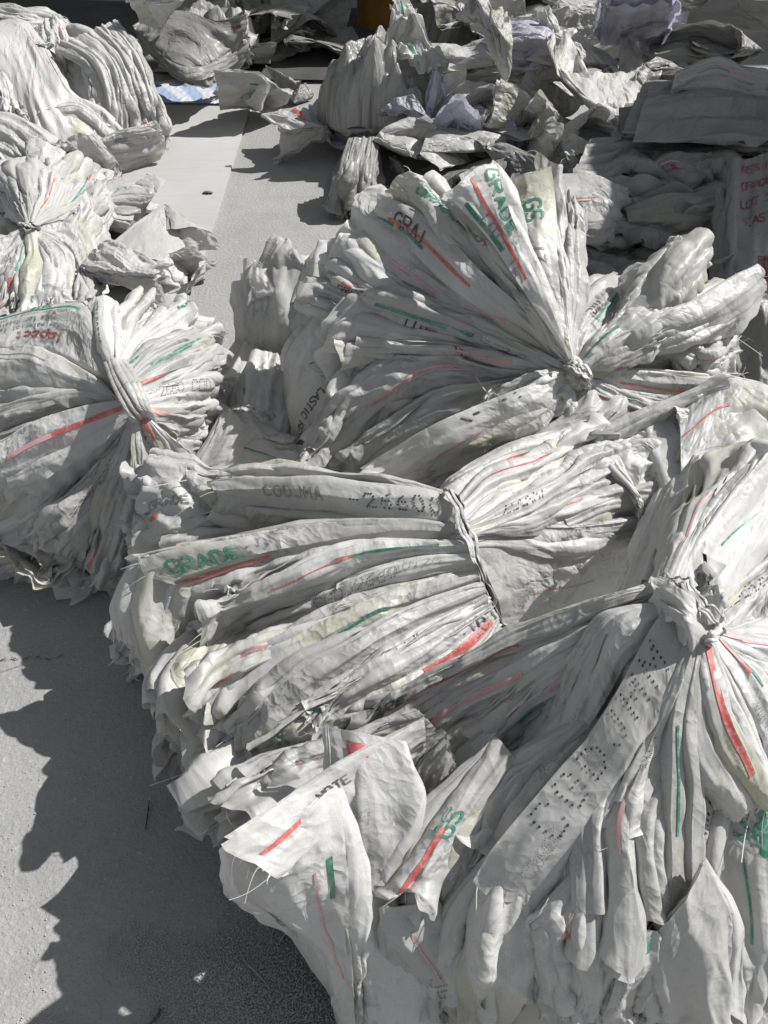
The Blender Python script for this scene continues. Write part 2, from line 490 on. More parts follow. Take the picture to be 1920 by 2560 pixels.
def page(parent, A, B, sk=(4, 6), bul=.10, pr=(), cr=1.0, m=None, under=1, ud=.03, name='sack', res=1.0, gap=.012, rag=.03, curl=1.0, label=None, lift=0, fin=2, auto=True, flat=False):
    if flat:
        gap, curl, fin = min(gap, .005), .4, min(fin, 1)
    fk = .35 if flat else 1.0
    """one folded sack leaf: a sheet spanned between edge curves A and B (tie first), with both
    sides turned down, a second ply behind it and a ragged open mouth at the far end"""
    _seed[0] += 1
    rng = np.random.default_rng(_seed[0])
    if lift:
        def up(q):
            w = [[float(k) for k in z.split(',')] for z in q.split()]
            return ' '.join('%f,%f,%f' % (a, b, c + lift * i / (len(w) - 1)) for i, (a, b, c) in enumerate(w))
        A, B = up(A), up(B)
    A = pts(A) if isinstance(A, str) else np.asarray(A, float)
    B = pts(B) if isinstance(B, str) else np.asarray(B, float)
    m = m or WHITE
    if under:
        root = (A[0] + B[0]) / 2
        for k in range(under):
            sh = lambda P: np.array([p + (p - root) * rng.uniform(-.06, .05) + np.array([0, 0, -ud * (k + 1) * (0.5 + .9 * i / (len(P) - 1))])
                                     + (rng.normal(0, .012, 3) * i / (len(P) - 1)) for i, p in enumerate(P)])
            page(parent, sh(A), sh(B), sk=sk, bul=bul * .8, cr=cr * 1.2, m=m, under=0, flat=flat, name=name, res=.6, gap=gap, rag=rag * 1.3)
    nt = int(84 * res)
    nf = int(32 * res)
    a, b = curve(A, nt), curve(B, nt)
    L = np.linalg.norm(np.diff((a + b) / 2, axis=0), axis=1).sum()
    S = b - a
    W = np.linalg.norm(S, axis=1)
    T = np.gradient((a + b) / 2, axis=0)
    Nn = np.cross(T, S)
    Nn /= np.linalg.norm(Nn, axis=1)[:, None] + 1e-9
    vw = CAM - (a + b) / 2
    if (Nn * vw).sum() < 0:
        Nn = -Nn
    t = np.linspace(0, 1, nt)
    rx = rng.uniform(0, 9, 6)
    ridge = rng.uniform(.25, .75)

    def sheet(ply):
        s = np.linspace(0, 1, nf)
        F = a[:, None] * (1 - s)[None, :, None] + b[:, None] * s[None, :, None]
        bl = bul * (1 if ply == 0 else .6)
        s0 = np.clip(ridge + .10 * tri(t * 1.7 + rx[5]), .15, .85)[:, None]
        tent = np.minimum(s[None] / s0, (1 - s[None]) / (1 - s0))
        prof_ = .8 * tent + .2 * (4 * s * (1 - s))[None]
        F = F + Nn[:, None] * (bl * 1.15 * W[:, None] * prof_)[..., None]
        rows = [F]
        uu = [s[None] * W[:, None]]
        for side, sl in ((0, sk[0]), (1, sk[1])):
            if sl <= 0:
                continue
            sl = sl / 100.0
            n = max(5, int((8 + 110 * sl) * res))
            q = np.linspace(0, 1, n + 1)[1:]
            out = (-S if side == 0 else S) / (W[:, None] + 1e-9)
            out = out * [1, 1, .25]
            E = a if side == 0 else b
            prof = np.clip(t * 1.7 + .12, 0, 1) ** .8
            prof = prof * (1 + .18 * np.sin(t * 7 + rx[0]) + .08 * np.sin(t * 19 + rx[1]))
            r = .005 * (1 if ply == 0 else .5)
            pl = (.004 + .04 * sl) * tri(t[:, None] * (2 + rx[2] / 4) + rx[3] + .4 * q[None]) * q[None]
            pl = pl + (.004 + .02 * sl) * tri(t[:, None] * (5 + rx[4] / 2) + q[None] * .5) * q[None]
            G = E[:, None] + out[:, None] * ((r * (1 - np.exp(-5 * q)))[None] + pl * prof[:, None] + .1 * sl * q[None])[..., None]
            G = G + np.array([0, 0, -1.0]) * ((sl * prof)[:, None] * (q ** 1.25)[None])[..., None]
            du = (sl * prof)[:, None] * q[None]
            if side == 0:
                rows.insert(0, G[:, ::-1])
                uu.insert(0, -du[:, ::-1])
            else:
                rows.append(G)
                uu.append(W[:, None] + du)
        G = np.concatenate(rows, 1)
        U = np.concatenate(uu, 1)
        V = np.broadcast_to((t * L)[:, None], U.shape)
        na = rows[0].shape[1] if sk[0] > 0 else 0
        # relief
        gt, gs = np.gradient(G, axis=0), np.gradient(G, axis=1)
        n = np.cross(gt, gs)
        n /= np.linalg.norm(n, axis=2)[..., None] + 1e-9
        rr = np.random.default_rng(_seed[0] * 7 + ply)
        env = np.clip(.15 + 1.2 * t, 0, 1)[:, None]
        endv = np.clip((t - .72) / .28, 0, 1)[:, None] ** 1.5
        h = creases(U, V * .42, rr, 5, .42 * cr * (.6 if flat else 1), 5.0, 15, along=.45, e=.0003) * env
        h = h + creases(U, V * .5, rr, 3, .16 * cr, 14, 30, along=.3, e=.0003) * env * .7
        h = h + creases(U, V, rr, 4, .75 * fk * cr, 5, 13, along=.3, e=.0003) * endv * .7
        # pleats that run to the tie
        sn = (U / (W[:, None] + .02))
        h = h + tri(sn * rr.uniform(1.2, 2.6) + rr.uniform(0, 1) + .25 * V) * .05 * fk * np.minimum(W, .16)[:, None] * cr * np.clip(1.2 - t, .3, 1)[:, None]
        h = h + tri(sn * rr.uniform(3, 5) + rr.uniform(0, 1)) * .026 * fk * np.minimum(W, .16)[:, None] * cr * np.clip(1.3 - t, .2, 1)[:, None]
        G = G + n * h[..., None]
        # ragged, curling mouth
        Td = T / (np.linalg.norm(T, axis=1)[:, None] + 1e-9)
        e1 = np.clip((t - .75) / .25, 0, 1)[:, None]
        rg = rag * (wob(U, V * 0, rr, 9) + .6 * tri(U * rr.uniform(8, 16) + rr.uniform(0, 1)) * .5 + rr.uniform(-.4, .4))
        G = G + Td[:, None] * (rg * e1 ** 2)[..., None]
        cu = (rr.uniform(-.02, .02) * wob(U, V, rr, 5) * 1.6) * curl
        G = G + Nn[:, None] * (cu * e1 ** 2)[..., None]
        g0 = gap * (.25 + .75 * t) + .02 * fk * np.clip((t - .8) / .2, 0, 1) * rr.uniform(0, 1)
        if ply:
            wid = (.007 * np.clip(t * 2, 0, 1) * rr.uniform(-.3, 1))[:, None, None]
            cs = np.linspace(-1, 1, G.shape[1])[None, :, None]
            G = G - Nn[:, None] * g0[:, None, None] + (S / (W[:, None] + 1e-9))[:, None] * wid * cs
        return G, U, V, na

    mb = MB()
    G, U, V, na = sheet(0)
    mb.grid(G, 0, np.stack([U, V], -1))
    sf = Surf(G[:, na:na + nf])
    G2, U2, V2, _ = sheet(1)
    mb.grid(G2, 0, np.stack([U2 + 1, V2], -1))
    if under and fin:
        # further plies of the same folded sack show as thin parallel lips beside it
        a0, b0, w0 = a, b, W
        for side in (0, 1):
            for q in range(fin):
                e = a0 if side == 0 else b0
                o_ = (-S if side == 0 else S) / (w0[:, None] + 1e-9) * [1, 1, .3]
                wd = rng.uniform(.012, .028) * np.clip(t * 2.2 + .1, 0, 1)
                i0 = rng.uniform(.002, .012) + .016 * q
                a = e + o_ * (i0 * np.clip(t * 2, 0, 1))[:, None] - [0, 0, 1] * ((.006 + .012 * q) * np.clip(t * 3, 0, 1))[:, None]
                b = a + o_ * wd[:, None] - np.array([0, 0, 1]) * (wd * rng.uniform(.2, .9))[:, None]
                if side == 0:
                    a, b = b, a
                S_, W_ = S, W
                S = b - a
                W = np.linalg.norm(S, axis=1)
                keep_sk, sk = sk, ((1.5, 2.5) if side else (2.5, 1.5))
                nf0, nf = nf, 9
                Gx, Ux, Vx, _ = sheet(0)
                kx = max(8, int(len(t) * rng.uniform(.82, 1.0)))
                mb.grid(Gx[:kx], 0, np.stack([Ux[:kx] + 2 + side, Vx[:kx]], -1))
                S, W, sk, nf = S_, W_, keep_sk, nf0
        a, b = a0, b0
    if under:
        # frayed tapes at the mouth
        for q in range(int(rng.integers(3, 9))):
            j = int(rng.integers(0, G.shape[1]))
            p0 = G[-1, j]
            dr = (G[-1, j] - G[-3, j])
            dr = dr / (np.linalg.norm(dr) + 1e-9) + rng.normal(0, .5, 3)
            ln = rng.uniform(.008, .035)
            u_ = np.linspace(0, 1, 7)[:, None]
            Pq = p0 + dr * ln * u_ + rng.normal(0, .5, 3) * ln * u_ ** 2 - np.array([0, 0, .4]) * ln * u_ ** 2
            sd_ = np.cross(dr, rng.normal(0, 1, 3))
            sd_ = sd_ / (np.linalg.norm(sd_) + 1e-9) * rng.uniform(.0004, .0011)
            mb.grid(np.stack([Pq - sd_, Pq + sd_], 1), 0)
    if under and auto and not any(z[0] in 'TD' for z in pr):
        r_ = rng.random
        for _q in range(int(r_() * 2.6)):
            t0 = rng.uniform(.02, .4)
            pr = list(pr) + [('s', rng.choice(['r', 'p', 'g', 'p', 'y']), rng.uniform(.1, .9), t0, t0 + rng.uniform(.25, .55), rng.uniform(4, 9), rng.uniform(-.15, .15))]
        if r_() < .5:
            pr = list(pr) + [('D', rng.choice(['k', 'y']), str(rng.choice(['26600', 'CGDJMA', 'LOT:', '2660126', 'GCD'])), rng.uniform(.3, .95), rng.uniform(.2, .7), rng.uniform(11, 18), -1)]
    for p in pr:
        k = p[0]
        if k == 's':      # stripe: colour, u, t0, t1, width mm, drift
            _, c, u, t0, t1, w = p[:6]
            dr = p[6] if len(p) > 6 else 0
            tt = np.linspace(t0, t1, 40)
            wr = .6 * w / 1000 * (1 + .07 * np.sin(np.linspace(0, 9, max(2, int(np.hypot(np.diff(tt * sf.L), np.diff(u + dr * (tt - t0) + .02 * np.sin(tt * 9 + u * 20)) * sf.W.mean()).sum() / .004) + 2)) + u * 9))
            sf.ribbon(mb, tt * sf.L, u + dr * (tt - t0) + .02 * np.sin(tt * 9 + u * 20), wr, INKS[c])
        elif k == 'T':    # text: colour, string, t, u, height mm, dir
            _, c, tx, t0, u, h, d = p[:7]
            kw = p[7] if len(p) > 7 else {}
            sf.text(mb, tx, t0, u, h / 1000, INKS[c], d, **kw)
        elif k == 'D':
            _, c, tx, t0, u, h, d = p[:7]
            kw = p[7] if len(p) > 7 else {}
            sf.dots(mb, tx, t0, u, h / 1000, INKS[c], d, rng=rng, **kw)
    o = mb.build(name, [m] + INKM, parent)
    if label:
        o['label'] = label
    return o


def loose(px, py, z0, wx, wy, hz, label, rz=0, m=None, K=9, pr='', group=None, name='crumpled_sack', cat='sack', sq=1.0, parent=None, tilt=.0):
    """an emptied sack crushed by folding: a flat double sheet mirrored through random planes"""
    sd = sum((i + 3) * ord(c_) for i, c_ in enumerate(label))
    rng = np.random.default_rng(sd)
    n1, n2 = 96, 140
    x = np.linspace(-.27, .27, n1)
    y = np.linspace(-.42, .42, n2)
    Y, X = np.meshgrid(y, x, indexing='ij')
    mb = MB()
    G = []
    for ply in (0, 1):
        Z = .03 * wob(X, Y, np.random.default_rng(sd + 1), 1.6) + (ply - .5) * .02 * (1 + wob(X, Y, rng, 3))
        Z = Z + creases(X, Y, rng, 4, .28, 4, 10, along=.3) + creases(X, Y, rng, 2, .1, 16, 30, along=.2)
        G.append(np.stack([X + .01 * wob(X, Y, rng, 6), Y + .012 * wob(X, Y, rng, 6), Z], -1))
    P = np.stack(G)
    for k in range(min(K, 5)):
        c = rng.uniform([-.2, -.32, -.02], [.2, .32, .05])
        nz = rng.uniform(.25, .93) * rng.choice([-1, 1])
        a = rng.uniform(0, 6.28)
        r = math.sqrt(1 - nz * nz)
        n = np.array([r * math.cos(a), r * math.sin(a), nz])
        d = (P - c) @ n
        if (d > 0).mean() > .5:
            d, n = -d, -n
        e = .028
        mm = (d + np.sqrt(d * d + e * e)) / 2
        P = P - 2 * mm[..., None] * n
    P = P - P.reshape(-1, 3).mean(0)
    co, si = math.cos(rz), math.sin(rz)
    P = P @ np.array([[co, si, 0], [-si, co, 0], [0, 0, 1]])
    ext = P.reshape(-1, 3).max(0) - P.reshape(-1, 3).min(0)
    P = P / ext * np.array([wx, wy, hz])
    P[..., 2] += tilt * P[..., 1]
    P[..., 2] -= P[..., 2].min()
    base = at(px, py, z0 + hz * .5)
    base[2] = z0
    P = P + base
    UV = np.stack([X, Y], -1)
    for ply in (0, 1):
        mb.grid(P[ply], 0, UV + ply)
    for c in pr:
        sf = Surf(P[rng.integers(0, 2), rng.integers(5, 20):, 8:70])
        if c in 'rgm':
            sf.ribbon(mb, np.linspace(.05, .5, 30), np.full(30, rng.uniform(.2, .8)), .018, INKS[c])
        if c == 'G':
            sf.text(mb, 'GRADE:', rng.uniform(.2, .5), .5, .04, 1, 1)
            sf.text(mb, 'GRADE:', rng.uniform(.1, .3), .2, .04, 1, 1)
        if c in 'Bk':
            for q in range(6):
                sf.text(mb, ''.join(rng.choice(list('NHMEIOTRASL'), 12)), .3, .2 + .09 * q, .012, 7 if c == 'B' else 5, 1, w=.0012)
    o = mb.build(name, [m or WHITE] + INKM, parent, origin=None if parent is not None else [float(q) for q in base])
    if parent is None:
        tag(o, label, cat, group)
    return o


def strap(parent, s, w=.012, flat=.35, knot=True, name='strap', m=None):
    P = curve(pts(s), 60)
    P = P + .002 * np.stack([np.sin(np.arange(60) * .7), np.cos(np.arange(60) * .9), np.sin(np.arange(60) * 1.3)], 1)
    mb = MB()
    for k, o in enumerate(([0, 0, 0], [.006, .004, .003], [-.005, -.003, .002])[:3 if knot else 1]):
        mb.tube(P + np.array(o) * (1 + .4 * np.sin(np.arange(60) * .35 + k))[:, None], w * (.42 if k else .55), 8, 0, flat)
    return mb.build(name, [m or WHITE] + INKM, parent)


# ================= the middle bundle =================
T = thing('sack_bundle', at(1200, 1400, 0), 'wide bundle of white sacks cinched by a long thin cord, in the middle', 'sack bundle', 'tied bundles of empty sacks')
C = T
pg = lambda *a, **k: page(T, *a, **k)
# under mass first
pg('1130,1240,38 800,1230,34 420,1260,28', '1240,1560,18 800,1700,12 500,1760,6', sk=(10, 10), under=2, ud=.05)
pg('1130,1240,40 900,1290,34 500,1400,28', '1200,1500,26 900,1600,20 560,1700,12', sk=(10, 10), under=1)
pg('1000,1380,34 700,1470,28 480,1560,22', '1100,1600,24 760,1780,14 540,1900,6', lift=8, sk=(10, 10), under=1)
pg('1120,1232,46 975,1197,47 806,1180,46 637,1172,44 439,1186,41', '1125,1240,46 975,1215,46 806,1200,45 637,1196,43 460,1215,40', sk=(10, 4))
pg('1000,1215,44 600,1192,42 450,1165,40 362,1160,37', '1000,1270,42 600,1275,38 450,1300,36 365,1330,33', sk=(3, 12), under=2, pr=[('T', 'y', 'GRADE:', .93, .75, 22, -1), ('s', 'r', .86, .9, .97, 16), ('s', 'g', .78, .93, .97, 12)])
pg('1138,1250,48 1060,1222,49 900,1206,49 700,1196,47 528,1196,44', '1150,1312,48 1100,1310,47 996,1298,46 720,1269,43 535,1250,41', flat=True, sk=(2, 8), bul=.2, cr=.6, under=1, rag=.02,
   pr=[('D', 'k', '-26600', .42, .72, 27, -1, {'sp': 1.75, 'r': .0021}), ('T', 'y', 'CGDJMA', .78, .62, 22, -1, {'sp': 1.5, 'w': .003})])
pg('1150,1318,44 900,1295,38 720,1285,35 450,1290,33 352,1300,31', '1150,1325,42 900,1330,34 720,1360,30 450,1390,28 345,1375,26', sk=(3, 10), under=2)
pg('1150,1318,46 996,1300,42 850,1300,38 650,1310,34', '1150,1326,46 996,1316,41 850,1335,36 650,1350,33', sk=(3, 6), pr=[('s', 'p', .6, .2, .6, 22)])
pg('1158,1318,49 996,1300,47 764,1311,44 553,1353,41 342,1391,38', '1160,1332,48 912,1349,44 764,1378,41 595,1425,37 414,1480,33', flat=True, sk=(8, 12), bul=.16, cr=.7,
   pr=[('T', 'g', 'GRADE:', .92, .62, 34, -1), ('s', 'r', .9, .62, .99, 9, -.12), ('s', 'p', .95, .68, .97, 10, 0)])
pg('470,1395,36 360,1400,33 330,1480,25 322,1560,16 335,1640,6', '600,1440,33 540,1500,27 490,1580,18 475,1640,11 480,1670,5', lift=14, sk=(6, 6), bul=.12, under=1)
pg('420,1480,27 320,1530,20 275,1560,17', '430,1600,15 350,1620,10 300,1600,12', sk=(2, 6), under=1)
pg('560,1500,30 480,1600,22 430,1700,12 420,1800,4', '700,1560,28 620,1680,20 570,1780,12 520,1880,3', lift=24, sk=(14, 14), under=1)
pg('1162,1338,48 996,1343,45 760,1395,41 560,1465,36', '1163,1345,47 996,1352,44 770,1410,40 575,1490,34', sk=(6, 10))
pg('900,1390,38 720,1420,37 600,1460,34 545,1480,32', '900,1400,37 740,1440,35 640,1470,32 560,1510,30', sk=(4, 8), pr=[('s', 'g', .35, .1, .7, 20), ('T', 'k', 'NOTE', .6, .2, 18, -1)])
pg('1168,1352,49 996,1355,47 870,1376,45 722,1437,42 574,1492,38 503,1526,36', '1175,1375,48 996,1408,44 891,1437,42 785,1492,38 637,1547,33 511,1585,30', sk=(4, 14), bul=.22, cr=.75)
pg('1000,1450,36 785,1500,33 640,1560,29 540,1600,26', '1000,1480,34 785,1530,30 660,1590,26 540,1640,22', sk=(4, 8), pr=[('s', 'g', .4, .2, .95, 16), ('T', 'k', 'LOT: 2660', .7, .1, 22, -1)])
pg('1180,1385,48 1050,1400,46 900,1440,43 785,1500,38', '1185,1410,46 1050,1440,44 900,1485,39 790,1540,34', sk=(6, 10), bul=.18,
   pr=[('D', 'k', 'CGDJ2660', .95, .5, 24, -1), ('D', 'y', 'MA0126', .5, .4, 20, -1)])
pg('1188,1420,45 996,1475,43 850,1530,40 722,1590,36 591,1655,31 500,1720,26', '1200,1450,43 1000,1520,41 933,1543,40 785,1644,34 637,1733,27 536,1795,20', lift=6, sk=(6, 14), bul=.2, cr=.7)
pg('1000,1485,38 800,1555,34 590,1630,28 480,1690,23', '1000,1530,36 800,1620,31 600,1700,25 478,1830,14', lift=14, sk=(8, 18), pr=[('s', 'r', .5, .78, .98, 14), ('s', 'p', .2, .6, .75, 18)], cr=1.4)
pg('1205,1455,43 1000,1530,41 850,1620,37 700,1715,31 640,1760,27 560,1850,18', '1215,1485,41 1050,1560,38 900,1650,34 720,1780,26 600,1910,14', lift=12, sk=(6, 14), bul=.22, cr=.7)
pg('1220,1490,40 1100,1550,38 950,1640,34 800,1740,28 650,1820,20', '1228,1510,38 1100,1590,35 950,1690,31 800,1800,24 680,1900,14', lift=14, sk=(6, 12), bul=.15,
   pr=[('D', 'k', '260-1A', .62, .35, 26, -1), ('T', 'g', 'GRAD', .97, .5, 34, -1), ('s', 'r', .75, .55, .95, 8), ('s', 'p', .2, .7, .95, 12)])
pg('1232,1515,38 1150,1570,36 1040,1640,33 900,1720,29 760,1800,23', '1245,1550,33 1170,1640,30 1060,1720,27 930,1800,23 820,1870,17', lift=14, sk=(6, 12), cr=.9,
   pr=[('s', 'r', .55, .05, .45, 30), ('T', 'k', 'LOT:', .02, .15, 26, 1)])
pg('1248,1560,30 1150,1660,27 1040,1760,22 940,1860,15', '1258,1590,26 1200,1700,22 1100,1800,17 1020,1900,9', lift=14, sk=(8, 12), under=1)
pg('900,1720,22 700,1830,18 580,1900,13 475,1990,7', '900,1800,18 720,1900,13 640,1980,8 560,2040,3', lift=21, sk=(14, 16), cr=1.5, pr=[('s', 'r', .3, .7, .93, 20)], under=2)
pg('950,1690,26 760,1800,22 600,1860,18 490,1900,12', '950,1740,24 780,1850,19 640,1920,14 520,1990,7', lift=16, sk=(8, 14), cr=1.5, pr=[('s', 'g', .5, .85, .95, 16), ('T', 'y', 'LOT', .8, .3, 24, -1)])
# right half
pg('1150,1300,36 1400,1250,32 1650,1200,28', '1260,1590,16 1450,1560,10 1700,1480,5', sk=(4, 8), under=1, cr=.7)
pg('1100,1225,44 1150,1180,46 1300,1110,46 1480,1060,44 1600,1000,42', '1145,1240,47 1220,1180,46 1350,1130,44 1500,1080,42 1600,1050,40', sk=(12, 5), bul=.2, cr=.7, under=1)
pg('1170,1315,47 1350,1220,45 1520,1150,43 1650,1100,41', '1172,1325,46 1350,1260,43 1540,1200,40 1690,1160,38', sk=(6, 8), under=2, cr=1.2)
pg('1150,1245,48 1220,1185,48 1330,1145,47 1440,1090,46 1490,1070,45', '1165,1310,48 1250,1240,47 1340,1200,45 1400,1180,44 1480,1100,43', sk=(4, 5), cr=1.5, bul=.14)
pg('1170,1315,49 1280,1255,48 1400,1190,46 1500,1130,45 1700,1060,42', '1172,1325,49 1300,1290,46 1420,1230,44 1560,1170,41 1700,1120,38', sk=(4, 6), bul=.15,
   pr=[('D', 'k', '-2660J', .1, .5, 24, 1), ('D', 'y', 'NOTE', .5, .6, 18, 1)])
pg('1172,1328,47 1300,1275,45 1400,1260,43 1560,1200,41 1680,1170,39', '1178,1350,46 1300,1320,43 1450,1300,40 1600,1270,37 1690,1260,35', sk=(4, 8), cr=1.1)
pg('1178,1352,46 1300,1318,43 1450,1315,40 1600,1290,37 1690,1240,34', '1262,1595,21 1400,1560,16 1550,1510,12 1650,1460,9', flat=True, sk=(2, 6), bul=.08, cr=.45, gap=.008)
pg('1600,1240,42 1500,1120,44 1560,1080,44 1700,1120,43 1800,1180,42', '1600,1300,38 1600,1200,41 1650,1180,41 1750,1200,40 1820,1250,38', sk=(4, 8), cr=1.2)
pg('1400,1180,44 1500,1140,44 1620,1110,43 1700,1120,42', '1420,1230,42 1520,1200,41 1640,1170,40 1720,1190,39', sk=(4, 6), cr=1.3, under=2)
pg('1400,1280,42 1500,1230,42 1620,1215,41 1690,1210,40', '1420,1320,40 1520,1290,39 1640,1270,38 1700,1275,36', sk=(4, 6), cr=1.1, under=2)
pg('1500,1060,43 1600,1050,43 1720,1060,42 1790,1090,41', '1500,1090,42 1600,1090,41 1730,1120,40 1790,1130,39', sk=(4, 6), cr=1.0, under=1)
strap(T, '1095,1233,47 1118,1232,50 1140,1262,50 1160,1320,50 1190,1400,47 1220,1490,38 1245,1550,29 1262,1590,22', .0075)

# ================= upper bundle (standing fan) =================
T = thing('sack_bundle', at(1440, 950, 0), 'bundle fanning upright like a bow, its blades lettered GRADE, before the right stacks', 'sack bundle', 'tied bundles of empty sacks')
U = T
pg('1400,930,40 1200,950,34 800,1000,26', '1420,960,34 1200,1090,24 900,1150,16', sk=(14, 14), under=2, ud=.06)
pg('1400,915,44 1100,830,42 800,760,38', '1400,930,42 1100,960,36 760,1040,26', sk=(14, 14), under=1)
pg('1460,930,42 1650,880,40 1820,850,38', '1460,950,38 1650,980,34 1820,980,32', sk=(10, 14), under=2, ud=.05)
pg('1400,890,52 1250,760,58 1100,600,63 930,450,68', '1405,900,50 1200,800,54 950,680,57 800,640,57', flat=True, under=0, sk=(3, 6), cr=.7, bul=.08)
pg('1418,890,54 1310,740,62 1200,590,67 1110,480,70 1030,445,71', '1415,898,53 1290,750,60 1180,630,64 1080,540,67 960,490,68', sk=(2, 4), under=2, cr=1.1, pr=[('T', 'g', 'GRADE', .9, .6, 30, -1), ('T', 'y', 'LOT: NOTE', .8, .3, 24, -1)])
pg('1415,895,53 1300,770,59 1193,678,63 1060,540,67 942,485,68', '1410,905,51 1250,800,55 1130,720,59 1000,600,62 925,560,63', flat=True, under=0, fin=0, sk=(0, 0), cr=.55, bul=.12, rag=.02,
   pr=[('T', 'y', 'GRADE:', .96, .2, 34, -1, {'w': .005}), ('s', 'r', .55, .45, .93, 12, .1), ('s', 'g', .7, .72, .98, 12, .1), ('T', 'k', 'GRAI', .9, .72, 30, -1)])
pg('1425,890,54 1345,760,62 1270,600,69 1180,500,73 1150,440,75', '1428,895,54 1390,740,62 1330,600,69 1290,480,74 1225,400,77', flat=True, under=0, fin=0, sk=(0, 0), cr=.8)
pg('1420,890,55 1330,760,62 1230,610,69 1150,520,73 1105,490,75', '1425,900,55 1380,780,62 1320,640,68 1275,530,74 1235,395,79', flat=True, under=0, fin=0, sk=(0, 0), cr=.45, bul=.1, rag=.012,
   pr=[('T', 'g', 'GRADE:', .96, .74, 36, -1, {'w': .006}), ('s', 'r', .42, .42, .98, 12, .12), ('s', 'g', .15, .6, .9, 16), ('T', 'y', 'LOT: 16', .78, .12, 24, -1), ('D', 'y', '26600CGD', .62, .82, 13, -1)])
pg('1425,892,54 1370,760,61 1320,640,67 1290,560,70 1280,450,74', '1432,902,54 1405,760,61 1395,640,67 1388,520,72 1378,420,77', flat=True, under=0, fin=0, sk=(0, 0), cr=.5, bul=.12, rag=.012,
   pr=[('T', 'g', 'GS', .85, .25, 34, -1, {'w': .006}), ('D', 'y', '266 LOT', .95, .2, 18, -1), ('T', 'y', '17', .58, .2, 24, -1)])
pg('1428,895,54 1400,700,62 1370,550,68 1350,410,75', '1434,900,53 1420,700,62 1415,560,68 1415,425,74', sk=(2, 3), cr=.9, under=2, pr=[('T', 'k', 'IIIII', .75, .6, 20, -1)])
pg('1430,895,52 1405,780,58 1400,650,63 1405,545,67', '1436,900,52 1440,760,58 1455,640,62 1450,560,66', flat=True, under=0, fin=0, sk=(0, 0), cr=.8, pr=[('s', 'g', .8, .25, .9, 14, .1)])
# left pages
pg('1412,905,52 1250,790,56 1080,700,58 930,600,60 880,590,60', '1408,912,50 1200,820,53 1000,740,55 900,690,56 825,640,56', sk=(3, 6), cr=1.0, bul=.15)
pg('1408,912,52 1250,830,54 1100,760,56 900,700,56 830,660,55', '1405,918,50 1200,850,52 1000,790,53 850,740,53 760,700,52', sk=(3, 8), cr=1.1,
   pr=[('s', 'g', .85, .3, .65, 16), ('s', 'r', .5, .8, .84, 20), ('s', 'r', .6, .9, .93, 16), ('T', 'k', 'GRADE:', .85, .8, 20, -1)], under=2)
pg('1405,920,51 1200,830,53 1067,755,54 915,720,54 840,745,52', '1400,928,49 1200,870,50 1000,830,50 880,830,49 800,870,46', sk=(3, 8), cr=.7, bul=.15,
   pr=[('D', 'k', 'LOT:2660', .05, .3, 24, 1), ('T', 'y', 'GGRADE', .42, .12, 20, -1), ('T', 'k', 'LOT: 23', .62, .9, 24, -1), ('s', 'm', .92, .55, .66, 16)])
pg('980,740,50 850,740,48 760,820,42 715,900,36 720,1000,28', '1050,860,47 920,960,40 830,1030,33 780,1090,27 770,1140,22', flat=True, sk=(8, 8), cr=.6, bul=.1,
   pr=[('T', 'k', 'THERMOPLASTIC RESIN', .35, .72, 20, 1, {'sp': 1.15}), ])
pg('1400,925,50 1250,890,51 1100,860,51 950,845,49 850,850,47', '1400,930,50 1250,910,49 1100,900,47 950,910,44 840,920,42', sk=(3, 8), cr=1.0,
   pr=[('T', 'k', 'LOT:', .52, .55, 26, -1), ('s', 'r', .6, .8, .97, 13), ('s', 'p', .2, .2, .6, 18), ('T', 'm', 'IN', .6, .2, 22, -1)])
pg('1400,928,50 1200,900,49 1050,880,48 900,970,41 750,1150,28', '1405,935,49 1250,950,46 1100,970,43 950,1060,34 820,1170,24', sk=(8, 10), cr=.9, bul=.16)
pg('1300,905,50 1100,850,50 1020,800,50 930,880,44 830,1040,34 760,1140,27', '1300,920,48 1130,900,47 1030,900,45 950,960,40 860,1080,30 800,1160,24', sk=(6, 8), cr=1.2, under=2)
pg('1405,932,49 1280,945,48 1100,980,44 950,1070,36 840,1170,27', '1410,940,48 1300,985,45 1150,1050,39 1000,1130,31 920,1180,24', sk=(6, 10), cr=.9, bul=.18)
pg('1410,935,50 1330,960,51 1200,1010,49 1050,1080,45 900,1180,37', '1420,945,49 1370,1020,47 1250,1080,44 1150,1130,41 1000,1190,33', flat=True, fin=0, sk=(0, 4), cr=.6, bul=.12, under=1,
   pr=[('T', 'k', 'GRADE:', .62, .35, 36, -1, {'w': .005}), ('s', 'p', .72, .5, .75, 8)])
pg('1395,920,51 1340,940,51 1290,980,48 1250,1010,46', '1425,940,50 1400,985,48 1370,1020,45 1330,1040,43', sk=(3, 4), cr=2.0, pr=[('s', 'r', .5, .6, .8, 18)])
pg('1440,950,48 1450,980,47 1400,1040,44 1300,1110,40 1180,1180,34', '1455,955,48 1580,1010,46 1550,1050,44 1450,1090,41 1300,1170,35', sk=(5, 8), cr=.7, bul=.1)
pg('1440,950,49 1500,985,47 1560,1010,46 1640,1040,45', '1430,955,48 1450,1000,46 1520,1040,44 1600,1070,42', sk=(4, 8), cr=1.0)
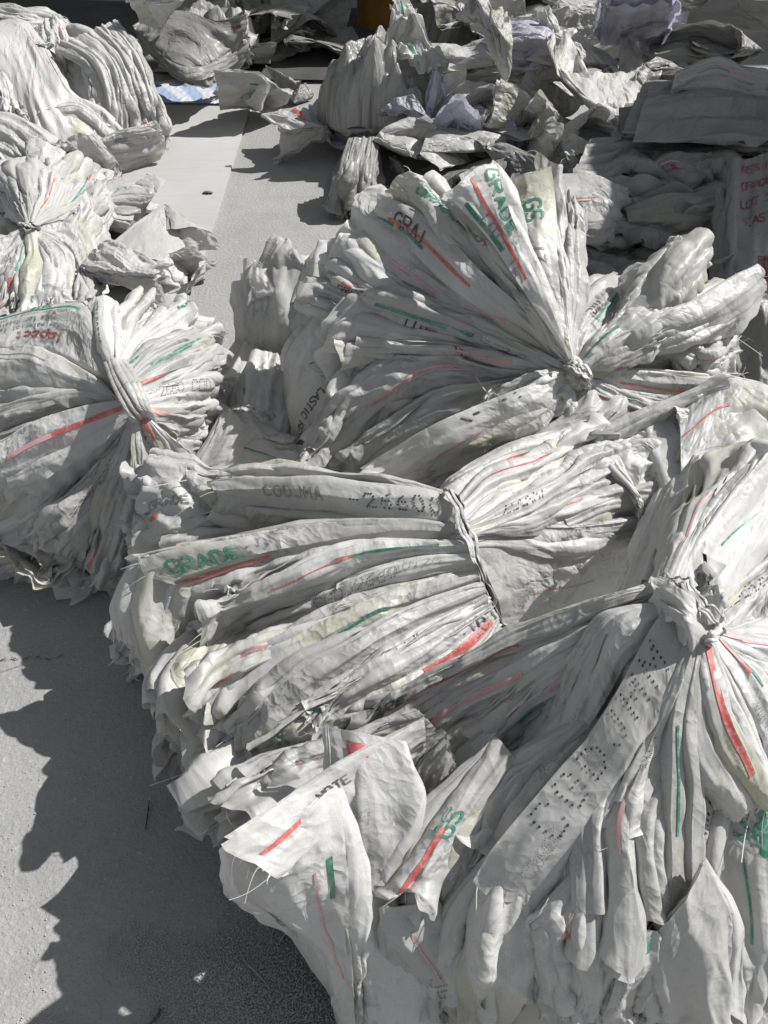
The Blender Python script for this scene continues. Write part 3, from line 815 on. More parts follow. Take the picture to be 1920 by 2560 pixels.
# right petals
pg('1425,900,52 1420,830,54 1480,740,56 1540,690,56 1600,682,54', '1435,905,52 1480,850,54 1540,800,55 1590,740,55 1625,705,53', sk=(3, 5), cr=1.1, bul=.18,
   pr=[('s', 'g', .6, .3, .75, 12), ('T', 'k', 'RAH', .3, .5, 18, 1)])
pg('1440,905,52 1540,790,58 1620,680,63 1690,590,67 1712,576,67', '1445,912,52 1600,800,57 1700,740,61 1760,660,64 1767,612,65', flat=True, under=0, sk=(3, 4), cr=1.5, bul=.2, rag=.015)
pg('1445,910,52 1520,820,57 1600,740,60 1640,700,60', '1448,915,52 1560,850,56 1650,800,58 1690,730,58', sk=(3, 5), cr=1.4, bul=.15, pr=[('s', 'g', .25, .02, .75, 13)])
pg('1448,910,52 1600,830,57 1750,730,60 1830,700,58', '1452,915,51 1620,840,56 1780,760,58 1850,720,56', sk=(3, 6), cr=1.3)
pg('1450,912,53 1560,835,57 1700,770,60 1820,700,62 1890,664,63', '1455,920,52 1600,855,54 1750,815,56 1860,762,58 1916,692,60', flat=True, under=0, sk=(2, 6), cr=.5, bul=.16, rag=.015)
pg('1455,918,52 1600,862,53 1720,825,54 1800,792,55 1858,792,55', '1460,925,51 1600,880,51 1720,860,51 1800,850,51 1850,820,52', sk=(3, 6), cr=.9, bul=.25)
pg('1460,922,51 1600,850,53 1700,848,52 1760,880,51 1835,850,49', '1462,930,50 1600,880,49 1700,880,48 1770,920,47 1830,880,46', sk=(3, 8), cr=1.0, bul=.2)
pg('1460,925,50 1600,885,50 1720,890,49 1800,915,48', '1462,935,49 1600,930,46 1720,935,45 1800,945,44', sk=(3, 10), cr=.6)
pg('1462,928,50 1550,925,49 1700,935,48 1790,943,46 1850,925,45', '1465,945,49 1560,970,46 1680,990,44 1780,990,43 1845,965,42', sk=(3, 10), cr=.5)
pg('1465,940,50 1520,965,48 1600,1000,47 1680,1030,45', '1460,950,48 1510,1000,46 1590,1040,44 1660,1070,42', sk=(3, 8), cr=.8, pr=[('D', 'k', '26600126', .1, .2, 12, 1)])
# gathered collar with its strap
mb = MB()
c0 = curve(pts('1412,900,50 1432,925,51 1448,960,48'), 40)
mb.tube(c0, .022 + .002 * np.sin(np.arange(40) * 1.3) + .002 * np.sin(np.arange(40) * 2.9), 22)
mb.build('collar', [WHITE], T)
strap(T, '1385,905,46 1400,897,52 1440,905,53 1462,935,52 1468,965,49 1455,985,44', .013)
strap(T, '1388,918,47 1410,915,52 1440,922,53 1455,950,51 1456,975,47', .010, name='strap')

# ================= left bundle =================
T = thing('sack_bundle', at(320, 980, 0), 'bundle knotted by a broad band, an upside down red word on its top sheet', 'sack bundle', 'tied bundles of empty sacks')
Bn = T
pg('290,920,36 150,900,34 -60,880,34', '340,1020,28 150,1180,16 -60,1290,10', sk=(8, 14), under=2, ud=.05)
pg('300,1000,34 150,1150,22 20,1300,12', '350,1030,32 340,1250,14 300,1400,5', sk=(6, 8), under=2, ud=.04)
pg('300,905,38 400,800,34 520,800,30', '360,1030,32 450,1100,20 530,1090,14', sk=(6, 12), under=2, ud=.05)
pg('275,905,43 245,810,46 200,758,47 100,767,46 0,794,45 -60,802,44', '285,950,42 200,900,43 130,872,43 60,862,43 0,862,43 -60,864,42', flat=True, fin=0, auto=False, sk=(3, 6), cr=.5, bul=.08,
   pr=[('s', 'g', .13, .42, .9, 10), ('T', 'm', 'Impact', .46, .68, 27, 1, {'w': .006, 'sp': 1.25}), ('T', 'g', 'Note', .6, .02, 14, 1),
       ('T', 'y', 'Raw material for', .5, .50, 13, 1, {'sp': 1.2}), ('T', 'y', 'Note for Resale', .54, .36, 12, 1, {'sp': 1.2}), ('T', 'y', 'no material for resale or for retail', .38, .24, 8, 1)])
pg('288,928,44 250,860,46 240,800,47 240,742,48', '292,925,44 288,860,46 286,800,47 284,742,48', flat=True, sk=(3, 5), cr=.5, under=0, rag=.006, gap=.004,
   pr=[('D', 'k', '26600126', .35, .15, 20, 1, {'r': .0016})])
pg('292,925,45 290,850,46 300,790,45 370,718,43', '298,925,44 310,860,44 350,790,43 400,735,42', sk=(3, 5), cr=1.0, under=2, pr=[('s', 'g', .4, .85, .95, 18), ('s', 'r', .4, .7, .76, 15)])
pg('300,1000,42 220,935,44 120,885,44 60,864,44 -50,867,43', '305,1000,42 200,965,42 100,960,41 0,957,39 -50,957,38', flat=True, sk=(3, 7), cr=.5, bul=.16,
   pr=[('T', 'g', '2K', .88, .15, 40, -1), ('s', 'y', .3, .5, .85, 3, -.3), ('s', 'y', .45, .5, .85, 3, -.3), ('T', 'y', 'HU', .95, .5, 26, -1)])
pg('308,1000,42 200,975,41 100,990,40 0,1015,38 -50,1030,37', '312,1005,41 200,1010,38 100,1040,36 0,1070,34 -50,1090,32', sk=(4, 8), cr=.7, bul=.2)
pg('315,1000,43 200,1015,42 100,1050,40 0,1100,37 -50,1120,36', '335,1020,42 250,1065,39 150,1115,36 50,1160,33 -50,1205,30', flat=True, sk=(4, 10), cr=.45, bul=.12, rag=.01,
   pr=[('s', 'r', .62, .04, .5, 17), ('s', 'p', .62, .5, .8, 17)])
pg('332,1020,40 250,1085,35 150,1170,29 60,1240,23 0,1290,18', '335,1025,39 270,1100,33 180,1200,26 100,1280,20 30,1340,14', sk=(5, 8), cr=.8, under=2,
   pr=[('T', 'k', 'LOT', .8, .4, 26, -1), ('T', 'g', '07', .55, .6, 26, -1)])
pg('335,1022,41 300,1090,37 220,1190,30 150,1270,24 80,1340,17', '338,1028,41 330,1090,36 270,1200,28 200,1290,21 130,1380,12', sk=(5, 8), cr=1.1,
   pr=[('D', 'k', 'CGD26600', .35, .5, 20, 1), ('D', 'k', '126600', .15, .4, 16, 1)])
pg('338,1028,42 325,1080,38 290,1180,31 250,1280,23 200,1390,12', '340,1030,42 345,1090,37 340,1200,29 310,1320,20 270,1425,8', sk=(4, 7), cr=1.1,
   pr=[('D', 'k', '-26601J', .1, .5, 18, 1), ('s', 'r', .4, .8, .98, 14)])
pg('340,1030,42 342,1100,38 345,1200,31 330,1320,20', '346,1030,42 364,1100,37 364,1200,30 350,1330,18', sk=(4, 8), cr=.7)
pg('345,1030,42 370,1090,38 405,1152,32', '352,1030,42 388,1080,39 428,1152,32', sk=(3, 6), cr=.6, under=1, pr=[('s', 'r', .5, .02, .5, 12), ('s', 'r', .5, .6, .9, 8)])
pg('250,1200,22 150,1290,17 50,1340,12 -30,1370,9', '300,1300,15 240,1390,8 150,1410,5 -20,1400,3', sk=(4, 5), cr=1.6, under=2)
pg('310,1180,24 240,1290,17 190,1370,10 170,1400,7', '360,1200,22 330,1320,14 280,1400,7 230,1445,3', sk=(4, 4), cr=1.9, pr=[('s', 'r', .35, .55, .95, 20), ('s', 'g', .2, .6, .9, 10)])
pg('150,1180,26 60,1270,20 -60,1300,16', '200,1260,20 100,1350,12 -60,1370,9', sk=(4, 6), cr=.9)
pg('296,912,44 330,850,44 400,780,42 475,750,39', '300,925,43 350,870,42 440,830,40 490,800,37', sk=(3, 6), cr=1.0, bul=.14, pr=[('T', 'g', 'NOTA', .85, .3, 18, 1)])
pg('302,922,44 360,865,43 440,832,41 500,822,38', '320,955,43 400,915,41 480,872,38 540,842,34', sk=(3, 8), cr=1.3, bul=.12, pr=[('s', 'g', .2, .02, .2, 14)])
pg('325,955,43 400,920,42 480,884,39 545,862,34', '340,990,42 420,952,39 500,922,35 545,902,31', sk=(3, 8), cr=.8, bul=.16, pr=[('s', 'r', .5, .02, .3, 15)])
pg('342,990,42 420,957,40 500,947,36 548,952,30', '352,1015,41 420,1012,37 480,1002,33 530,992,28', sk=(3, 8), cr=1.0, bul=.16, pr=[('D', 'k', '2660 CGD', .2, .5, 20, 1), ('D', 'k', '16J', .05, .2, 16, 1)])
pg('352,1017,41 420,1017,37 480,1012,33 535,1002,27', '364,1037,40 400,1062,34 460,1062,29 520,1052,24', sk=(3, 10), cr=.8, bul=.16, pr=[('s', 'p', .3, .02, .3, 14)])
pg('364,1037,38 400,1062,33 460,1066,28 530,1042,22', '366,1042,36 400,1115,27 450,1150,20 510,1150,14', sk=(3, 8), cr=.6, under=1)
mb = MB()
c0 = curve(pts('282,895,42 300,930,47 325,980,47 352,1035,43 362,1060,37'), 50)
k = np.arange(50)
for j in range(5):
    o = np.array([.008, .004, .0]) * (j - 2) + np.array([0, 0, .004]) * (2 - abs(j - 2)) + .0015 * np.sin(k * .15 + j)[:, None]
    mb.tube(c0 + o, .009, 10, 0, .6)
mb.build('band', [WHITE], T)

# ================= foreground bundle =================
T = thing('sack_bundle', at(1500, 1900, 0), 'nearest bundle of sacks, spilling down to the pellets, with dotted letters on its widest leaf', 'sack bundle', 'tied bundles of empty sacks')
Dn = T
pg('1650,1480,50 1300,1650,38 900,1850,26', '1700,1600,44 1400,2000,26 1150,2300,12', sk=(10, 20), under=2, ud=.06, cr=.7)
pg('1680,1560,50 1500,1800,42 1300,2100,28', '1760,1620,46 1760,1950,32 1700,2350,16', sk=(14, 20), under=2, ud=.06, cr=.7)
pg('1740,1600,50 1820,1850,40 1850,2200,26', '1790,1590,50 1960,1800,42 2000,2200,28', sk=(10, 20), under=2, ud=.06, cr=.7)
pg('1650,1460,60 1560,1480,60 1430,1520,57 1300,1570,53 1150,1650,47 1000,1730,41 870,1790,36', '1660,1480,60 1560,1510,58 1430,1570,54 1300,1620,50 1150,1680,45 1000,1760,39 850,1815,33', sk=(5, 8), bul=.2, cr=.8,
   pr=[('T', 'k', 'GRADE:', .96, .7, 26, -1, {'w': .005}), ('s', 'r', .95, .4, .95, 9)])
pg('1665,1482,60 1520,1540,57 1400,1600,53 1280,1660,48 1150,1720,43 1000,1830,35', '1670,1490,59 1530,1560,55 1420,1630,51 1300,1710,45 1160,1790,39 980,1900,30', sk=(5, 10), bul=.2, cr=.8,
   pr=[('s', 'p', .45, .5, .95, 18), ('s', 'r', .9, .85, .99, 14), ('T', 'k', 'LOT', .97, .7, 24, -1)])
pg('1640,1500,57 1480,1600,52 1330,1720,46 1200,1830,38 1080,1960,30', '1650,1530,55 1500,1660,49 1350,1790,42 1240,1900,35 1150,2010,28', sk=(5, 10), cr=1.0, under=2, pr=[('s', 'g', .5, .5, .7, 22), ('s', 'm', .3, .6, .72, 34)])
pg('1675,1495,60 1540,1570,56 1430,1650,52 1320,1730,47 1200,1830,40 1090,1930,33', '1680,1505,59 1550,1600,54 1440,1690,49 1330,1790,43 1230,1890,37 1130,1990,29', sk=(5, 12), bul=.22, cr=.9)
pg('1690,1510,61 1540,1545,60 1480,1640,56 1440,1740,51 1390,1850,45 1290,2020,36', '1700,1530,61 1580,1640,58 1540,1700,55 1480,1800,50 1420,1900,44 1330,2060,34', sk=(4, 12), bul=.2, cr=.7)
pg('1700,1530,62 1640,1550,62 1500,1800,55 1390,1930,50 1240,2110,43 1190,2190,39', '1722,1600,62 1700,1700,60 1585,1870,55 1530,1960,51 1440,2110,45 1345,2270,37', flat=True, fin=0, sk=(0, 4), bul=.06, cr=.4, rag=.012, label='widest sack leaf with a line of dotted letters', auto=False,
   pr=[('D', 'k', 'CGDJMM', .74, .70, 46, -1, {'r': .0021, 'sp': 1.7}), ('D', 'y', 'C2660', .9, .72, 20, -1)])
pg('1240,2130,39 1170,2250,34 1140,2400,26 1130,2580,16', '1345,2250,37 1368,2350,31 1370,2450,25 1320,2580,15', sk=(0, 0), bul=.25, cr=1.1, rag=.02, pr=[('T', 'g', 'GS', .35, .9, 34, 1), ('s', 'p', .85, .6, .8, 20)])
pg('1722,1600,62 1690,1720,60 1620,1870,55 1570,1990,51 1555,2090,48', '1735,1600,62 1712,1720,60 1662,1860,55 1605,2000,50 1590,2100,47', sk=(5, 12), bul=.22, cr=.6)
pg('1730,1620,59 1650,1780,53 1612,1950,46 1608,2170,38', '1740,1620,59 1690,1780,53 1662,1950,47 1662,2180,38', sk=(3, 8), cr=.5, pr=[('s', 'g', .6, .1, .92, 24)])
pg('1735,1600,63 1674,1780,58 1660,1950,52 1660,2150,44 1650,2300,38', '1748,1605,63 1704,1800,58 1710,1960,52 1706,2150,44 1696,2310,37', flat=True, sk=(5, 8), bul=.3, cr=.55)
pg('1700,1720,56 1592,1900,52 1537,2040,49 1540,2200,44 1530,2380,37', '1715,1740,56 1642,1920,52 1588,2050,49 1600,2200,44 1630,2370,37', sk=(5, 10), bul=.3, cr=.8)
pg('1500,2030,46 1442,2150,43 1465,2260,39 1500,2350,34', '1532,2100,46 1537,2160,43 1532,2260,39 1522,2360,34', sk=(4, 10), bul=.3, cr=.9)
pg('1480,2150,43 1392,2290,39 1400,2380,34 1430,2570,22', '1520,2200,42 1482,2290,39 1480,2400,33 1480,2570,22', sk=(3, 8), cr=1.3, pr=[('s', 'r', .3, .35, .42, 24)])
pg('1560,2300,39 1525,2340,37 1540,2440,32 1500,2570,24', '1640,2330,39 1635,2400,34 1600,2480,29 1560,2570,23', sk=(0, 8), bul=.2, cr=.8, pr=[('s', 'g', .8, .05, .2, 18)])
pg('1640,2330,38 1640,2420,33 1670,2500,28 1700,2570,22', '1760,2150,47 1830,2300,39 1830,2420,32 1810,2570,23', flat=True, sk=(4, 4), cr=.7)
pg('1752,1605,61 1700,1850,53 1715,1970,48 1722,2040,45 1700,2300,34', '1765,1620,61 1760,1820,54 1795,1930,50 1765,2150,42 1790,2350,32', flat=True, sk=(4, 8), cr=.6, pr=[('D', 'k', 'CGJ26600', .2, .3, 30, 1, {'r': .0017})])
pg('1760,1590,63 1770,1700,61 1800,1830,57 1850,1930,53 1900,2050,46', '1775,1590,63 1805,1680,61 1855,1800,58 1895,1900,54 1930,2000,49', sk=(4, 8), cr=.6, bul=.16, pr=[('s', 'r', .4, .05, .75, 17)])
pg('1780,1590,62 1830,1680,60 1880,1780,57 1935,1900,52', '1790,1585,61 1870,1670,59 1930,1740,57 1970,1800,54', sk=(4, 8), cr=.8, bul=.18)
pg('1785,1590,61 1880,1640,59 1960,1680,56', '1795,1580,60 1890,1600,57 1970,1620,54', sk=(4, 10), cr=.8, bul=.18)
pg('1820,1860,48 1790,2050,43 1800,2140,39 1840,2300,30', '1890,1920,50 1925,2060,44 1925,2200,37 1900,2400,26', flat=True, sk=(3, 6), cr=.5, pr=[('T', 'g', '36', .4, .3, 34, 1, {'ang': 1.57}), ('s', 'g', .85, .1, .6, 20)])
pg('1780,2080,41 1790,2250,35 1830,2450,25 1840,2570,18', '1925,2150,41 1935,2300,34 1930,2450,27 1935,2570,20', sk=(4, 4), cr=.8, under=2)
pg('1560,1480,44 1600,1380,44 1640,1280,44 1700,1170,42', '1655,1455,52 1700,1340,52 1750,1230,50 1810,1150,48', sk=(8, 3), cr=.8)
pg('1650,1455,57 1700,1330,57 1750,1230,55 1800,1150,54', '1680,1450,58 1730,1340,58 1790,1240,58 1925,1105,59', sk=(4, 3), cr=1.0, under=2)
pg('1695,1450,57 1750,1350,58 1830,1240,59 1930,1125,60', '1760,1540,56 1820,1490,55 1880,1440,53 1940,1400,51', flat=True, sk=(2, 8), cr=.4, bul=.05, gap=.006)
pg('1775,1560,57 1830,1480,55 1940,1390,53', '1780,1575,57 1850,1560,54 1940,1530,52', sk=(3, 8), cr=.9, pr=[('D', 'k', '26600', .25, .4, 26, 1), ('D', 'y', 'CGD', .3, .2, 20, 1)], under=2)
pg('1785,1580,58 1850,1570,55 1940,1535,53', '1800,1595,57 1860,1650,54 1940,1640,51', flat=True, sk=(3, 8), cr=.5, pr=[('s', 'r', .45, .1, .95, 26)])
pg('1800,1600,54 1860,1660,50 1950,1670,46', '1800,1620,52 1850,1740,45 1950,1780,40', sk=(3, 10), cr=.6)
# leaves that hang down on the near left side
pg('1050,1780,40 900,1830,38 700,1900,37 560,1985,36', '1100,1830,36 950,1900,34 780,1980,34 650,2060,33', sk=(10, 10), cr=1.2, under=1)  # extra leaf added to throw shade on the lit ground patch
pg('1100,1850,36 900,1950,34 700,2050,33 620,2110,32', '1100,1950,28 950,2060,24 760,2180,20 690,2240,16', sk=(16, 10), under=1)  # hidden leaf added to block sun from the ground at left
pg('1060,1800,46 822,1925,49 700,2010,50 560,2112,51', '1060,1850,41 860,2010,42 780,2100,44 690,2180,45', flat=True, fin=0, sk=(0, 0), cr=.8, rag=.015, pr=[('s', 'r', .5, .55, .95, 14), ('T', 'k', 'NOTE', .6, .5, 16, -1)], under=2)
pg('562,2112,50 605,2215,37 690,2290,26 790,2370,18 830,2470,9 880,2570,2', '840,1960,46 860,2080,43 865,2200,38 860,2330,31 875,2450,22 900,2570,12', flat=True, sk=(0, 0), cr=1.0, bul=.10, gap=.02, rag=.01, pr=[('s', 'g', .85, .2, .36, 14)])
pg('820,1815,47 832,1900,45 850,2040,40 865,2180,34 870,2350,25 900,2570,12', '1000,1850,47 1040,1980,43 1010,2080,39 950,2180,35 985,2300,30 1100,2570,14', flat=True, sk=(6, 3), cr=.8, bul=.14, rag=.01, pr=[('s', 'r', .35, .03, .07, 50)])
pg('930,2230,27 905,2280,25 960,2400,18 1060,2570,8', '1000,2200,29 1040,2330,23 1110,2450,16 1200,2570,8', sk=(3, 3), cr=.7, rag=.01)
pg('1250,1850,44 1130,2020,40 1050,2150,37 962,2262,33', '1290,1900,43 1180,2060,39 1120,2180,36 1085,2250,33', sk=(4, 8), cr=1.1, bul=.15, pr=[('s', 'r', .15, .55, .97, 16), ('T', 'g', 'GS', .6, .5, 26, -1)])
pg('962,2265,33 985,2350,29 1050,2430,23 1150,2570,13', '1085,2250,33 1110,2330,29 1140,2430,23 1180,2560,15', flat=True, sk=(2, 2), cr=.8, rag=.01)
pg('1480,1780,50 1330,1900,45 1220,2000,40 1130,2090,37 1090,2160,33', '1500,1800,50 1390,1930,44 1290,2040,39 1200,2140,35 1150,2220,31', sk=(4, 10), bul=.15, cr=1.0, under=2)
pg('1100,2180,34 1090,2280,29 1120,2400,22 1180,2570,12', '1200,2150,36 1190,2280,30 1180,2400,24 1220,2570,13', sk=(2, 4), cr=1.2)
pg('1330,1880,44 1250,1980,41 1200,2060,38 1170,2120,36', '1380,1920,42 1330,2010,40 1290,2090,37 1240,2140,35', sk=(3, 6), cr=2.0)
pg('1110,1830,40 1050,1900,37 1020,1960,34 1010,2020,31', '1150,1930,38 1120,1960,36 1100,2000,33 1080,2040,30', sk=(3, 6), cr=2.2)
pg('1370,2250,34 1400,2400,26 1430,2570,16', '1560,2200,34 1560,2400,24 1560,2570,15', sk=(4, 4), cr=.8, pr=[('T', 'k', 'mmrommtomotl', .2, .6, 20, 1)])
# long leaves that run unbroken from the neck to the bottom
for a_, b_ in [
    ('1700,1560,57 1530,1830,50 1400,2080,42 1330,2330,31 1300,2570,18', '1715,1590,57 1600,1860,50 1490,2100,42 1430,2340,30 1410,2570,17'),
    ('1722,1610,58 1620,1880,50 1560,2130,41 1490,2350,31 1470,2570,19', '1730,1620,58 1670,1890,50 1620,2130,41 1570,2360,30 1560,2570,18'),
    ('1738,1620,59 1690,1880,51 1660,2130,42 1640,2350,32 1630,2570,20', '1748,1620,59 1750,1880,51 1730,2130,42 1720,2360,31 1720,2570,19'),
    ('1670,1520,56 1440,1800,48 1260,2050,40 1180,2330,29 1160,2570,17', '1685,1545,56 1500,1840,48 1340,2080,40 1280,2340,28 1270,2570,16'),
]:
    pg(a_, b_, sk=(3, 4), bul=.2, cr=.8, flat=True, under=1, rag=.01)
# neck and its strap
pg('1792,1560,62 1745,1505,66 1695,1468,65 1640,1450,60', '1790,1585,61 1725,1545,66 1685,1515,65 1640,1488,61', sk=(2, 2), cr=.6, bul=.12, rag=.006, flat=True, under=0, auto=False, name='gathered_neck')
pg('1790,1585,62 1735,1548,66 1690,1525,66 1650,1500,62', '1772,1615,61 1730,1585,65 1700,1560,64 1670,1530,61', sk=(2, 2), cr=.6, bul=.12, rag=.006, flat=True, under=0, auto=False, name='gathered_neck')
strap(T, '1645,1446,57 1705,1460,64 1762,1520,66 1795,1565,63 1812,1610,56', .006, .5)
strap(T, '1800,1545,60 1792,1575,64 1775,1600,64 1760,1625,60', .010, .5, knot=False)
pg('1786,1572,61 1778,1530,63 1772,1490,65 1774,1460,67', '1802,1575,61 1800,1530,63 1796,1490,65 1792,1463,67', sk=(1, 1), cr=.8, rag=.008, under=0, auto=False, name='strap_end')


# ================= bundle of bowed sacks, upper left =================
T = thing('sack_bundle', at(300, 300, 0), 'bundle of sacks bowed in arching layers on the pale board, upper left', 'sack bundle', 'tied bundles of empty sacks')
pg = lambda *a, **k: page(T, *a, **k)
pg('150,60,30 240,80,34 300,200,26 330,340,8', '150,160,24 200,220,24 230,300,16 260,390,4', sk=(2, 6), under=2, ud=.04)
n = 9
for i in range(n):
    f, g = i / n, (i + 1.15) / n
    o = [(290, 52, 38), (350, 130, 34), (385, 220, 24), (420, 335, 8)]
    q = [(140, 118, 36), (215, 150, 34), (250, 230, 25), (262, 372, 7)]
    mk = lambda f: ' '.join('%f,%f,%f' % tuple(b + (a - b) * f ** .8 for a, b in zip(x, y)) for x, y in zip(o, q))
    pg(mk(g), mk(f), sk=(3, 5), bul=.22, cr=1.0, under=0, pr=[('s', 'r', .4, .9, .98, 24)] if i in (5, 6) else [])
pg('250,390,8 290,395,8 350,380,8 400,350,10', '250,350,16 290,330,18 350,320,18 395,310,18', sk=(3, 2), cr=.6, under=1)
pg('100,40,34 95,90,34 110,130,30', '160,60,36 165,110,34 150,150,30', sk=(3, 5), cr=1.0, pr=[('s', 'r', .9, .3, .8, 20)], under=1)
pg('60,40,33 75,80,33 95,120,30', '110,30,34 108,80,34 112,125,30', sk=(3, 5), cr=1.8, under=1)
strap(T, '80,100,34 100,112,36 125,112,35 140,125,30', .012)

T = thing('sack_bundle', at(120, 230, 0), 'bundle under a broad smooth grey sheet, on the left edge beside the arched layers', 'sack bundle', 'tied bundles of empty sacks')
pg('-40,60,36 60,50,38 140,180,32 180,240,26 310,350,12', '-60,200,30 40,260,26 100,330,20 150,370,14 220,420,6', sk=(4, 10), cr=.4, bul=.08, under=1)
pg('-60,90,34 0,180,32 40,240,28 60,270,26', '-60,200,30 -10,230,30 20,270,26 30,300,24', sk=(4, 6), cr=1.4)
pg('100,270,26 180,245,26 240,270,22 305,335,13', '90,290,24 170,290,22 230,320,17 290,380,8', sk=(3, 8), cr=.7, bul=.22, rag=.02)
pg('0,10,40 60,20,40 120,30,38 165,45,34', '0,40,38 60,45,38 110,50,36 160,70,32', sk=(4, 6), cr=1.3, under=2)
pg('-20,280,28 40,290,28 110,340,24 150,400,18', '-40,330,26 20,370,22 80,400,18 130,440,13', sk=(4, 8), cr=1.2, under=2, pr=[('T', 'y', 'NOTE', .5, .3, 26, 1)])

# ================= tied heap, left, converging folds =================
T = thing('sack_bundle', at(80, 600, 0), 'bundle of sacks gathered in crossing folds on the left edge behind the red lettered one', 'sack bundle', 'tied bundles of empty sacks')
pg('70,560,24 60,650,22 -60,760,20', '90,560,24 160,680,18 230,770,12', sk=(6, 6), under=2, ud=.04)
pg('-60,420,26 30,400,24 180,400,18 260,430,12', '-60,520,24 30,540,22 160,560,14 250,600,6', sk=(6, 8), under=2, cr=1.2)
for a, b, pr in [
    ('62,560,30 20,480,30 -20,440,30', '70,556,30 40,470,32 30,420,32', []),
    ('68,556,31 45,480,33 40,430,34 60,400,33', '78,556,31 80,480,33 85,430,34 90,400,32', [('T', 'g', 'NOTE:', .1, .7, 26, 1)]),
    ('78,556,31 100,490,32 110,430,33 130,390,31', '86,558,31 140,500,30 165,440,29 170,400,28', [('s', 'g', .3, .8, .95, 20)]),
    ('88,560,30 150,520,28 190,470,27 215,430,24', '92,566,29 165,560,24 215,510,22 250,460,19', [('s', 'r', .3, .75, .95, 14)]),
    ('90,566,29 170,560,25 235,480,22 245,420,22', '92,575,28 180,600,22 250,560,16 262,450,16', []),
    ('60,566,30 0,600,30 -60,620,30', '64,580,29 20,680,26 -60,740,24', []),
    ('64,575,29 30,660,28 0,740,25 -40,800,22', '72,580,29 60,680,26 40,740,24 10,790,21', [('s', 'r', .3, .6, .95, 16)]),
    ('72,575,30 70,660,28 60,720,26 50,780,23', '82,575,30 110,660,27 105,720,25 90,780,22', [('T', 'g', 'GR', .8, .5, 30, 1)]),
    ('82,575,30 120,650,27 120,710,25 130,770,22', '90,572,29 165,640,24 170,720,21 190,760,19', [('s', 'r', .2, .6, .72, 16)]),
    ('90,572,29 180,620,24 200,700,21 195,760,19', '94,568,28 200,560,22 225,680,18 236,750,16', []),
    ('140,470,27 190,520,25 160,600,24 140,660,23', '235,440,20 230,520,20 205,620,20 180,700,20', []),
]:
    pg(a, b, cr=1.3, bul=.14, sk=(4, 6), pr=pr)

strap(T, '52,556,27 62,560,31 78,566,32 94,570,30 98,580,26', .010)

# ================= grey leaves between the left and centre bundles =================
T = thing('sack_bundle', at(600, 1000, 0), 'small bundle in shade with smooth grey leaves, between the left and middle bundles', 'sack bundle', 'tied bundles of empty sacks')
pg('560,1020,26 540,1080,24 500,1160,20 440,1260,14', '640,1040,26 720,1100,24 760,1160,20 740,1260,14', sk=(4, 4), cr=.5, under=2)
pg('640,860,24 600,940,22 560,1010,20 520,1100,14', '600,850,20 560,920,16 520,1000,12 490,1060,6', sk=(2, 6), cr=1.0, under=2, bul=.2)
pg('640,880,28 620,960,27 610,1050,25 600,1120,22', '740,900,26 730,980,25 730,1060,24 720,1120,20', sk=(4, 6), cr=1.3, under=1)
pg('620,1090,24 680,1100,26 750,1110,26', '600,1160,20 700,1180,20 760,1180,19', sk=(3, 4), cr=1.6, under=1)
strap(T, '560,1030,22 600,1022,28 650,1030,29 680,1050,26', .012)

# open sack, left of the fan
T = thing('open_sack', at(690, 800, 0), 'white sack standing open with one bright flap, on concrete left of the upright fan', 'sack')
pg('640,1010,10 625,900,20 622,790,30 620,660,38', '780,1010,12 775,900,24 772,800,34 790,640,42', sk=(2, 2), cr=.9, under=1, flat=True, auto=False)
pg('660,700,34 650,660,38 680,600,42 690,590,42', '770,740,36 780,690,40 740,640,43 720,600,43', sk=(2, 2), cr=.9, under=0, flat=True, rag=.01)
pg('640,745,34 622,700,37 640,650,39', '690,750,34 680,720,38 650,660,40', sk=(0, 0), cr=.5, under=0, rag=.005)
pg('780,760,38 800,700,42 820,640,44 830,600,44', '700,760,34 730,700,38 760,650,42 800,610,43', sk=(2, 4), cr=.9, under=0, flat=True, rag=.01)

# big smooth sheets right edge
T = thing('sack_bundle', at(1800, 1100, 0), 'bundle under one huge plain grey sheet, at the right edge behind the nearest bundle', 'sack bundle', 'tied bundles of empty sacks')
pg('1720,1330,42 1660,1200,43 1620,1090,44 1600,1040,45', '1960,1250,44 1960,1150,46 1960,1050,48 1940,975,50', sk=(4, 4), cr=.35, bul=.06, under=0, rag=.005)
pg('1440,1100,44 1590,1025,48 1700,980,50 1800,936,52', '1450,1120,43 1600,1050,47 1710,1000,49 1812,958,51', sk=(2, 8), cr=.5, bul=.25, under=0, rag=.005)
pg('1700,1040,47 1800,945,51 1870,945,51 1950,975,50', '1700,1200,44 1800,1150,45 1900,1120,46 1960,1150,46', sk=(2, 3), cr=.4, bul=.08, under=1, rag=.004)
pg('1690,1020,49 1740,1030,48 1790,1060,47', '1700,1070,47 1740,1080,46 1785,1095,45', sk=(2, 3), cr=1.2, under=1)
pg('1720,1060,47 1800,1100,46 1860,1150,45', '1690,1140,45 1780,1150,44 1850,1180,43', sk=(2, 3), cr=.6, under=1)

# ================= folded stacks on the right =================


